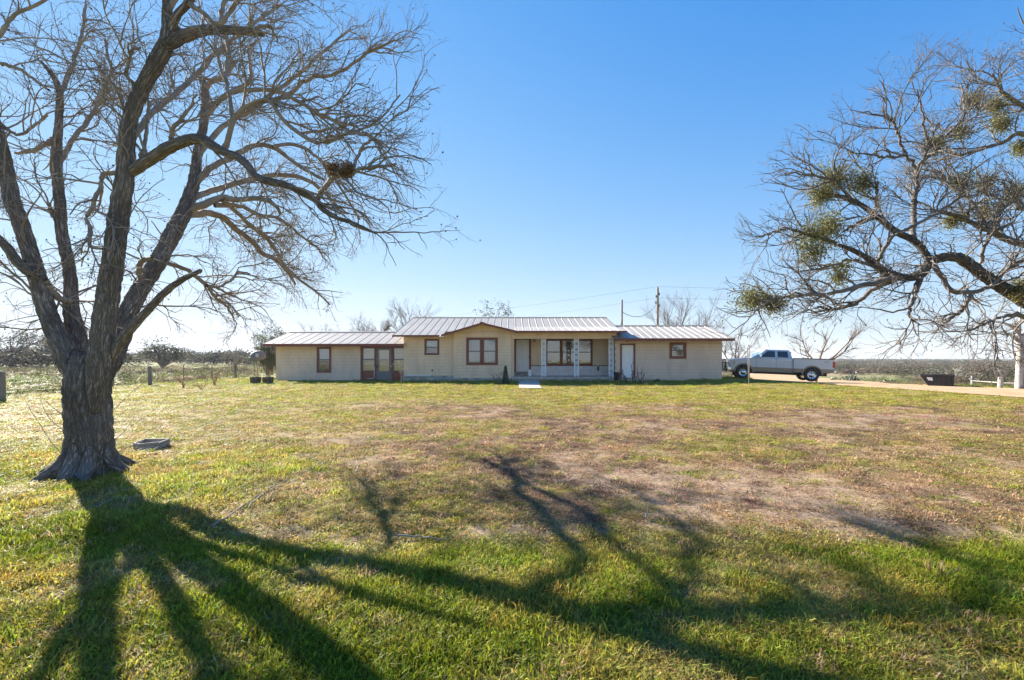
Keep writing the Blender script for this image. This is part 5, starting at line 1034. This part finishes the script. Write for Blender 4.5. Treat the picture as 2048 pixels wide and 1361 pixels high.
# half barrel planters
for px, lab, sd_ in ((511, 'half barrel planter on the left, beneath the satellite dish', 1), (536, 'half barrel planter on the right, beside the house corner', 2)):
    g_ = gp(px, 767.5); b = empty('barrel_planter', g_); tag(b, lab, 'planter', 'half barrel planters'); rg_ = np.random.RandomState(sd_)
    for j in range(18):
        a0, a1 = 6.2832*j/18+.012, 6.2832*(j+1)/18-.012; q = MB(); vs = []
        for (r_, z_) in ((.24, -.02), (.285, .18), (.30, .37)):
            for (rr, aa) in ((r_, a0), (r_, a1), (r_-.03, a1), (r_-.03, a0)): vs.append((rr*math.cos(aa), rr*math.sin(aa), z_))
        q.add(vs, [(4*i+k_, 4*i+(k_+1) % 4, 4*i+4+(k_+1) % 4, 4*i+4+k_) for i in range(2) for k_ in range(4)]+[(0, 3, 2, 1), (8, 9, 10, 11)]); q.build('stave', mat('barrel_wood', (.17, .10, .07), (.10, .065, .045), .8, 8), b)
    for z_, r_ in ((.10, .270), (.30, .298)): q = MB(); q.lathe([(r_-.005, -.02), (r_+.006, -.02), (r_+.010, .02), (r_-.002, .02)], 28, 'z', (0, 0, z_)); q.build('hoop', steel_m, b)
    q = MB(); q.lathe([(0, .33), (.265, .33)], 18); q.build('soil', mat('potting_soil', (.05, .035, .025), None, .95), b)
    cen = np.stack([rg_.normal(0, .13, 160), rg_.normal(0, .13, 160), rg_.uniform(.33, .50, 160)], 1); link('foliage', leaf_mesh('foliage', cen, .06, rg_, .4), b, grey_leaf)
# white tub and dark bucket on the porch
q = MB(); q.lathe([(0, 0), (.115, 0), (.13, .40), (.138, .40), (.138, .43), (.125, .43), (.11, .05), (0, .05)], 22); tb = q.build('white_tub', white_m, None, smooth=False); tb.location = (X(1059.5, 29.6), 29.6, slab_z); tag(tb, 'tall white plastic tub standing beside the front door', 'tub')
q = MB(); q.lathe([(0, 0), (.15, 0), (.19, .40), (.205, .40), (.205, .44), (.18, .44), (.14, .04), (0, .04)], 22); kb = q.build('black_pot', black_m, None); kb.location = (X(1233.5, 28.2), 28.2, G(X(1233.5, 28.2), 28.2)+.08); kb.scale = (1, 1, 1.15); tag(kb, 'black plastic pot on the ground between porch and side door', 'pot')
# wooden stake with a box in front of the porch
g_ = gp(1196, 766); st = empty('post_with_box', g_); tag(st, 'thin weathered post with a small dark box before the porch', 'post')
q = MB(); q.box(-.035, .035, -.03, .03, -.2, 1.28); q.build('post', greywood, st, bevel=.005)
q = MB(); q.box(-.065, .065, -.10, -.032, .72, .98); q.build('box', black_m, st, bevel=.01)
# conical evergreen by the steps, bare rose, dark sage stalks
g_ = gp(1011, 769); cn = empty('dwarf_conifer', g_); tag(cn, 'small dark cone shaped evergreen beside the porch steps', 'shrub'); rg_ = np.random.RandomState(4)
n_ = 3200; u = rg_.rand(n_)**1.2; a = rg_.uniform(0, 6.28, n_); r_ = (.20*(1-u)**.8+.02)*np.sqrt(rg_.uniform(.4, 1, n_))*(1+.25*np.sin(3*a+u*7)); cen = np.stack([r_*np.cos(a), r_*np.sin(a), .03+u*.98], 1)
link('foliage', leaf_mesh('foliage', cen, .05, rg_, .35), cn, dark_leaf); q = MB(); q.tube([(0, 0, -.1), (0, 0, .8)], [.025, .008], 6); q.build('stem', wood_m, cn)
bare_tree('rose_bush', 'sprawling bare rose bush under the double window', gp(994, 767), 1.05, 1.0, 61, red_twig, 6, .16, tr=.012, cat='bush', up=.5, twr=.007, leaves=(60, .05, red_twig))
sg = empty('dry_stalks', gp(1262, 770)); tag(sg, 'dark dead flower stalks standing before the white side door', 'plant'); rg_ = np.random.RandomState(14)
b_ = np.stack([rg_.uniform(-.55, .75, 16), rg_.uniform(-.1, .3, 16), np.zeros(16)], 1); P = b_[:, None, :]+np.linspace(0, 1, 7)[None, :, None]*np.stack([rg_.normal(0, .22, 16), rg_.normal(0, .1, 16), rg_.uniform(.45, 1.15, 16)], 1)[:, None, :]; P[:, 3:, 0] += rg_.normal(0, .06, (16, 1))
link('stems', tubes_mesh('stems', [(P, np.full((16, 7), .011))], 4), sg, mat('dead_stem', (.05, .045, .04), None, .9))
k_ = rg_.randint(0, 16, 420); cen = P[k_, rg_.randint(2, 7, 420)]+rg_.randn(420, 3)*.03; link('seed_heads', leaf_mesh('seed_heads', cen, .06, rg_, .5), sg, mat('dead_head', (.055, .045, .045), None, .9))
bare_tree('sprawling_stems', 'low tangle of bare stems at the foot of the side door', gp(1285, 768), .55, 1.3, 66, brown_twig, 7, .15, tr=.012, cat='bush', up=.3, twr=.008)
leafy_tree('small_weed', 'dark little weed against the right wing wall', gp(1313, 766), .25, .18, 68, dark_leaf, 160, .05, .01, 'plant', 5, .1)
bare_tree('young_sapling', 'staked thin sapling with flaking pale leaves left of the bay window', gp(803, 773), 1.55, .35, 71, grey_twig, 2, .35, tr=.014, cat='sapling', up=1, twr=.005, leaves=(120, .05, grey_leaf), low=.3)
bare_tree('thin_sapling', 'slender bare sapling growing in front of the pickup', gp(1498, 770), 3.1, 1.5, 73, grey_twig, 3, .35, tr=.016, cat='sapling', up=.8, twr=.006, low=.62)
# ------------------------------------------------------------------ wire fence along the left
fz = empty('wire_fence', (-19.8, 17, 0)); tag(fz, 'wire field fence on wooden posts along the left side of the lawn', 'fence'); FO = Vector((-19.8, 17, 0))
def fpt(Y): return Vector((-19.25-.05*(Y-17), Y, G(-19.25-.05*(Y-17), Y)))
rg_ = np.random.RandomState(6)
for Y in (10.5, 17.2, 24.7, 33, 38.5, 45, 53): 
    p = fpt(Y)-FO; q = MB(); tl = rg_.normal(0, .02, 2); q.tube([p+Vector((0, 0, -.2)), p+Vector((tl[0]*.5, tl[1]*.5, .55)), p+Vector((tl[0], tl[1], 1.0)), p+Vector((tl[0], tl[1], 1.03))], [.10, .095, .09, .07], 10); q.build('wooden_post', wood_m, fz)
for Y in (13.8, 19.9, 22.3, 27.4, 30.2, 35.7, 41.8, 49):
    p = fpt(Y)-FO; q = MB(); q.box(p.x-.018, p.x+.018, p.y-.004, p.y+.004, p.z-.2, p.z+1.05); q.box(p.x-.004, p.x+.004, p.y-.024, p.y-.004, p.z-.2, p.z+1.05); q.build('steel_post', steel_m, fz)
for h in (.12, .27, .44, .62, .80, .98):
    q = MB(); q.tube([fpt(Y)-FO+Vector((.09, 0, h+rg_.normal(0, .008))) for Y in np.linspace(8, 55, 60)], .006, 4); q.build('wire', wire_m, fz)
q = MB()
for Y in np.arange(9, 40, .3): p = fpt(Y)-FO; q.tube([p+Vector((.09, 0, .1)), p+Vector((.09, 0, .82))], .0022, 3, False)
tag(q.build('wire_stays', wire_m, fz), kind='stuff')
# ------------------------------------------------------------------ utility poles and lines
def pole(px, py, Y, r_, lab, gear):
    x_ = X(px, Y); zt_ = Z(py, Y); g0 = G(x_, Y); p = empty('utility_pole', (x_, Y, g0)); tag(p, lab, 'pole')
    q = MB(); q.tube([(0, 0, -.3), (0, 0, (zt_-g0)*.5), (.02, 0, zt_-g0)], [r_*1.15, r_, r_*.8], 10); q.build('pole', wood_m, p, smooth=True)
    if gear:
        H = zt_-g0; q = MB(); q.lathe([(0, 0), (.05, .0), (.06, .08), (.03, .12), (.06, .17), (.03, .24), (0, .25)], 10, 'z', (.03, 0, H)); q.build('insulator', mat('porcelain', (.12, .10, .09), None, .3), p)
        for dz, dx in ((-.8, .18), (-1.1, -.2), (-1.9, -.25), (-2.3, .18)):
            q = MB(); q.lathe([(0, 0), (.09, .02), (.10, .3), (.05, .36), (0, .4)], 10, 'z', (dx, -.1, H+dz-.2)); q.tube([(0, 0, H+dz), (dx, -.1, H+dz)], .03, 6); q.build('pole_fitting', steel_m, p)
    return Vector((x_, Y, zt_))
pA = pole(1315, 576, 58, .17, 'tall utility pole with line hardware behind the right wing', True); pB = pole(1243.5, 600, 44, .11, 'shorter plain service pole rising behind the roof junction', False)
def wire(lab, a, b, sag, r_=.012, n_=24):
    mid_ = a.lerp(b, .5); q = MB(); q.tube([a.lerp(b, i/n_)-Vector((0, 0, sag*4*(i/n_)*(1-i/n_)))-mid_ for i in range(n_+1)], r_, 5); o = q.build('power_line', steel_m, None); o.location = mid_; tag(o, lab, 'cable', 'overhead lines')
wire('upper overhead line running left from the tall pole', pA+Vector((0, 0, .15)), at(600, 652, 130), 1.2); wire('upper overhead line running right from the tall pole', pA+Vector((0, 0, .15)), at(2000, 575, 75), .4)
wire('lower overhead line running left from the tall pole', pA+Vector((-.2, 0, -1.3)), at(700, 668, 120), .9); wire('lower overhead line running right from the tall pole', pA+Vector((.2, 0, -1.3)), at(1900, 596, 75), .3)
wire('sagging cable slung between the two utility poles', pA+Vector((-.2, -.1, -2.2)), pB+Vector((.08, 0, -1.2)), .9, .028)
wire('drop cable hanging from the service pole to the roof', pB+Vector((.05, 0, -1.3)), Vector((X(1237, 33), 33, Z(653, 33))), .5, .02)
# ------------------------------------------------------------------ dumpster, cactus, right fence and cut tree
g_ = gp(1880, 772.5); dp = empty('dumpster', g_, R(-38)); dp.scale = (.76, 1, 1); tag(dp, 'open black steel dumpster with a slanted front beside the driveway', 'dumpster'); s_ = g_.y/F
dm = mat('black_steel', (.022, .024, .026), (.05, .035, .02), .6, 3, lo=.5, hi=.75); W = 64*s_; H = 22.5*s_; x0, x1 = -40*s_, 24*s_
prof = [(x0+17*s_, 0), (x1-3*s_, 0), (x1-1*s_, H), (x0, H*.93)]
q = MB(); yw = .75; q.prism(prof, -yw, -yw+.03); q.build('side_wall', dm, dp); q = MB(); q.prism(prof, yw-.03, yw); q.build('side_wall', dm, dp)
for (a, b) in ((0, 1), (1, 2), (3, 0)):
    (xa, za), (xb, zb) = prof[a], prof[b]; q = MB(); nn = Vector((xb-xa, 0, zb-za)).normalized().cross(Vector((0, 1, 0)))*.03
    q.add([(xa, -yw+.031, za), (xb, -yw+.031, zb), (xb, yw-.031, zb), (xa, yw-.031, za)]+[(xa-nn.x, -yw+.031, za-nn.z), (xb-nn.x, -yw+.031, zb-nn.z), (xb-nn.x, yw-.031, zb-nn.z), (xa-nn.x, yw-.031, za-nn.z)], [(0, 1, 2, 3), (7, 6, 5, 4), (0, 4, 5, 1), (1, 5, 6, 2), (2, 6, 7, 3), (3, 7, 4, 0)]); q.build('floor' if a == 0 else 'end_wall', dm, dp)
q = MB(); q.tube([(x0, -yw-.02, H*.94), (x0*.2, -yw-.02, H*1.03), (x1, -yw-.02, H)], .035, 6); q.tube([(x0, yw, H*.94), (x1, yw, H)], .035, 6); q.tube([(x0, -yw, H*.94), (x0, yw, H*.94)], .035, 6); q.build('rim', dm, dp)
for xx in (x0+28*s_, x0+44*s_, x1-4*s_): q = MB(); q.box(xx-.04, xx+.04, -yw-.05, -yw-.001, .05, H*.9); q.build('rib', dm, dp)
q = MB(); q.add([(x0+11*s_, -yw-.012, H*.80), (x0+22*s_, -yw-.012, H*.78), (x0+23.5*s_, -yw-.012, H*.50), (x0+14*s_, -yw-.012, H*.53)]+[(x0+11*s_, -yw-.001, H*.80), (x0+22*s_, -yw-.001, H*.78), (x0+23.5*s_, -yw-.001, H*.50), (x0+14*s_, -yw-.001, H*.53)], [(0, 1, 2, 3), (0, 4, 5, 1), (1, 5, 6, 2), (2, 6, 7, 3), (3, 7, 4, 0)]); q.build('sign_plate', white_m, dp)
rg_ = np.random.RandomState(8); pad_m = mat('cactus_pad', (.04, .06, .028), (.07, .09, .045), .5, 3); glint_m = mat('cactus_pad_glint', (.55, .55, .42), None, .4)  # the pale material paints glints of light as bright pads
def cactus(px, py, n_, w_, h_, lab):
    g_ = gp(px, py); c = empty('prickly_pear', g_); tag(c, lab, 'cactus', 'prickly pears by the driveway'); q = MB(); q2 = MB()
    for i in range(n_):
        p = Vector((rg_.normal(0, w_*.4), rg_.normal(0, .5), abs(rg_.normal(.1, h_*.42)))); ax = Vector((rg_.normal(0, 1), rg_.normal(-.6, .7), rg_.normal(0, .3))).normalized(); a_ = ax.orthogonal().normalized(); b_ = ax.cross(a_); r_ = rg_.uniform(.07, .12)
        vs = [p+ax*.02]+[p+(a_*math.cos(g)+b_*math.sin(g)*1.2)*r_ for g in np.linspace(0, 6.2832, 11)[:-1]]+[p-ax*.02]
        (q2 if rg_.rand() < .13 else q).add(vs, [(0, 1+j, 1+(j+1) % 10) for j in range(10)]+[(11, 1+(j+1) % 10, 1+j) for j in range(10)])
    tag(q.build('pads', pad_m, c), kind='stuff'); tag(q2.build('glint_pads', glint_m, c), kind='stuff')
cactus(1703, 762, 230, 1.35, .95, 'largest dark prickly pear clump with glints painted as pale pads behind the pickup tail'); cactus(1668, 760.5, 70, .7, .5, 'prickly pear clump closest to the truck tailgate'); cactus(1783, 766.5, 60, .6, .35, 'low prickly pear clump halfway to the dumpster')
rf = empty('rail_fence', gp(1945, 773)); tag(rf, 'short grey post and rail fence right of the dumpster', 'fence'); r0 = Vector(rf.location)
pp = [gp(1944, 773)-r0, gp(2000, 777)-r0, gp(2050, 779)-r0]
for p in pp: h_ = 22.5*(p.y+r0.y)/F; q = MB(); q.tube([p+Vector((0, 0, -.2)), p+Vector((.02, 0, h_*.6)), p+Vector((.01, 0, h_))], [.12, .11, .09], 10); q.build('post', greywood, rf)
for u in (.50,): q = MB(); q.tube([p+Vector((0, -.1, u*22*(p.y+r0.y)/F)) for p in pp], .035, 8); q.build('rail', greywood, rf)
q = MB(); h_ = 15*r0.y/F; q.tube([Vector((-.4, -.1, h_)), Vector((.0, -.12, h_*.96))], .05, 8); q.build('rail_stub', greywood, rf)
g_ = gp(2034, 779); sc_ = g_.y/F
ct = empty('cut_tree', g_); tag(ct, 'pollarded pale tree trunk with whitewashed base at the right edge', 'tree'); wb_ = mat('whitewash', (.46, .42, .39), (.17, .145, .125), .9, 1.6, bump=.5, lo=.45, hi=.6)
def cp(px, py): return np.array((((px-2034)*sc_), 0, (779-py)*sc_))
lim = [smooth_path([cp(2038, 790), cp(2038, 770), cp(2039, 735), cp(2041, 700), cp(2040, 675), cp(2032, 660), cp(2018, 650)], [7.5*sc_, 6.2*sc_, 5.4*sc_, 5.4*sc_, 4.4*sc_, 3.2*sc_, 2.6*sc_], 16), smooth_path([cp(2040, 690), cp(2046, 672), cp(2060, 655), cp(2075, 600)], [6*sc_, 5*sc_, 4*sc_, 2*sc_], 16),
       smooth_path([cp(2036, 682), cp(2024, 672), cp(2008, 666)], [4*sc_, 2.5*sc_, 1.5*sc_], 16), smooth_path([cp(2039, 680), cp(2040, 640), cp(2041, 600), cp(2045, 560)], [2.2*sc_, 1.8*sc_, 1.5*sc_, 1*sc_], 16), smooth_path([cp(2020, 652), cp(2000, 645), cp(1960, 646), cp(1935, 660)], [2.5*sc_, 2*sc_, 1.4*sc_, .7*sc_], 16)]
LP = np.stack([a for a, b in lim]); LR = np.stack([b for a, b in lim]); link('trunk', tubes_mesh('trunk', [(LP, LR)], 12), ct, wb_)
P1, R1 = grow(LP, LR, 34, 2.4, 8, rg_, (.5, 1.1), .1, .3, .2, -.01, (.025, .04), .35, None, .2, .4); P2, R2 = grow(P1, R1, 160, 1.1, 6, rg_, (.4, 1), 0, .2, .2, -.02, (.015, .02), .2, None, .2, .5)
link('crown', tubes_mesh('crown', [(P1, R1), (P2, R2)], 4), ct, grey_twig)
bare_tree('pale_shrub', 'whitish bare shrub spreading behind the dumpster', gp(1908, 763), 3.4, 6.2, 81, mat('white_twig', (.42, .40, .37), (.3, .27, .24), .9, 2), 6, .5, tr=.05, cat='shrub', up=.5, twr=.02)
bare_tree('thorn_shrub', 'dark thorny shrub growing behind the rail fence', gp(2002, 764), 3.6, 3.2, 83, mat('dark_twig', (.06, .055, .05), None, .9), 4, .5, tr=.05, cat='shrub', up=.3, twr=.025)
bare_tree('broken_stump', 'broken pale stump leaning behind the right end of the dumpster', gp(1914, 766), 1.6, .8, 85, mat('white_twig', (.42, .40, .37), (.3, .27, .24), .9, 2), 2, .1, tr=.07, cat='stump', up=.6, twr=.02, lean=(.5, 0))
# ------------------------------------------------------------------ weathered box beside the tree
g_ = gp(292, 899); wbx = empty('wooden_box', g_, R(8)); tag(wbx, 'weathered grey board box lying on the lawn by the trunk', 'box'); sc_ = g_.y/F
pts_ = [(-27*sc_, .04), (-5*sc_, -.10), (25*sc_, -.02), (28*sc_, .26), (-22*sc_, .30)]; hts = [.115, .115, .115, .14, .14]
for i in range(5):
    a, b = Vector((*pts_[i], 0)), Vector((*pts_[(i+1) % 5], 0)); d = (b-a).normalized(); nn = Vector((-d.y, d.x, 0))*.028; a = a+d*.004; b = b-d*.004; h0, h1 = hts[i], hts[(i+1) % 5] if i != 1 else .13
    q = MB(); q.add([a+Vector((0, 0, -.05)), b+Vector((0, 0, -.05)), b+nn+Vector((0, 0, -.05)), a+nn+Vector((0, 0, -.05)), a+Vector((0, 0, h0)), b+Vector((0, 0, h1)), b+nn+Vector((0, 0, h1)), a+nn+Vector((0, 0, h0))], [(0, 3, 2, 1), (4, 5, 6, 7), (0, 1, 5, 4), (1, 2, 6, 5), (2, 3, 7, 6), (3, 0, 4, 7)]); q.build('board', mat('box_board', (.40, .37, .34), (.24, .21, .19), .9, 5, bump=.6, stretch=(.6, .6, 6)), wbx, bevel=.006)
q = MB(); q.add([(p[0]*.88, p[1]*.88+.012, .085) for p in pts_[:3]]+[(pts_[2][0]*.8, .12, .08), (pts_[0][0]*.7, .13, .085)], [(0, 1, 2, 3, 4)]); lid = q.build('lid_board', mat('pale_board', (.62, .60, .58), (.5, .47, .44), .8, 5), wbx); m_ = lid.modifiers.new('s', 'SOLIDIFY'); m_.thickness = .015
# fallen sticks
rg_ = np.random.RandomState(17); stick_m = mat('dead_stick', (.36, .32, .28), (.22, .19, .16), .9, 8)
for pts_, r_, lab in ((((425, 1058), (470, 1030), (520, 992), (578, 963)), .009, 'longest grey fallen branch beyond the trunk shadow'), (((498, 1020), (530, 990), (560, 978)), .009, 'short grey stick beside the longest fallen branch'),
        (((795, 1079), (835, 1080), (872, 1086), (900, 1085)), .010, 'pale crooked stick at the edge of the green strip'), (((712, 947), (716, 935), (712, 925)), .007, 'small curved white stick on the dry turf'),
        (((195, 1018), (225, 1003), (262, 1000)), .006, 'curved pale twig lying in the trunk shadow near the base'), (((1292, 1042), (1297, 1030)), .009, 'short pale stick poking from the long shadow'), (((240, 950), (275, 985)), .005, 'thin twig leaning at the trunk foot')):
    P = []
    for i, (px, py) in enumerate(pts_): g_ = gp(px, py); P.append(g_+Vector((0, 0, r_+.02+(.06 if len(pts_) == 2 and i else 0))))
    c = P[0].copy(); sp, sr = smooth_path([p-c for p in P], np.linspace(r_, r_*.5, len(P)), 12); q = MB(); q.tube([tuple(v) for v in sp+rg_.randn(12, 3)*.004], list(sr), 6)
    o = q.build('fallen_stick', stick_m, None); o.location = c; tag(o, lab, 'stick', 'sticks fallen on the lawn')

# ------------------------------------------------------------------ air
hz_o = MB().box(-1650, 1650, -120, 2700, -12, 26).build('haze', None, None); tag(hz_o, 'thin pale air haze filling the whole view', 'haze', kind='stuff')
hm = bpy.data.materials.new('haze'); hm.use_nodes = True; n = hm.node_tree.nodes; n.remove(n['Principled BSDF']); pv = n.new('ShaderNodeVolumePrincipled')
pv.inputs['Color'].default_value = (.80, .88, 1, 1); pv.inputs['Density'].default_value = HAZE; pv.inputs['Anisotropy'].default_value = .2
hm.node_tree.links.new(pv.outputs[0], n['Material Output'].inputs['Volume']); hz_o.data.materials.clear(); hz_o.data.materials.append(hm)
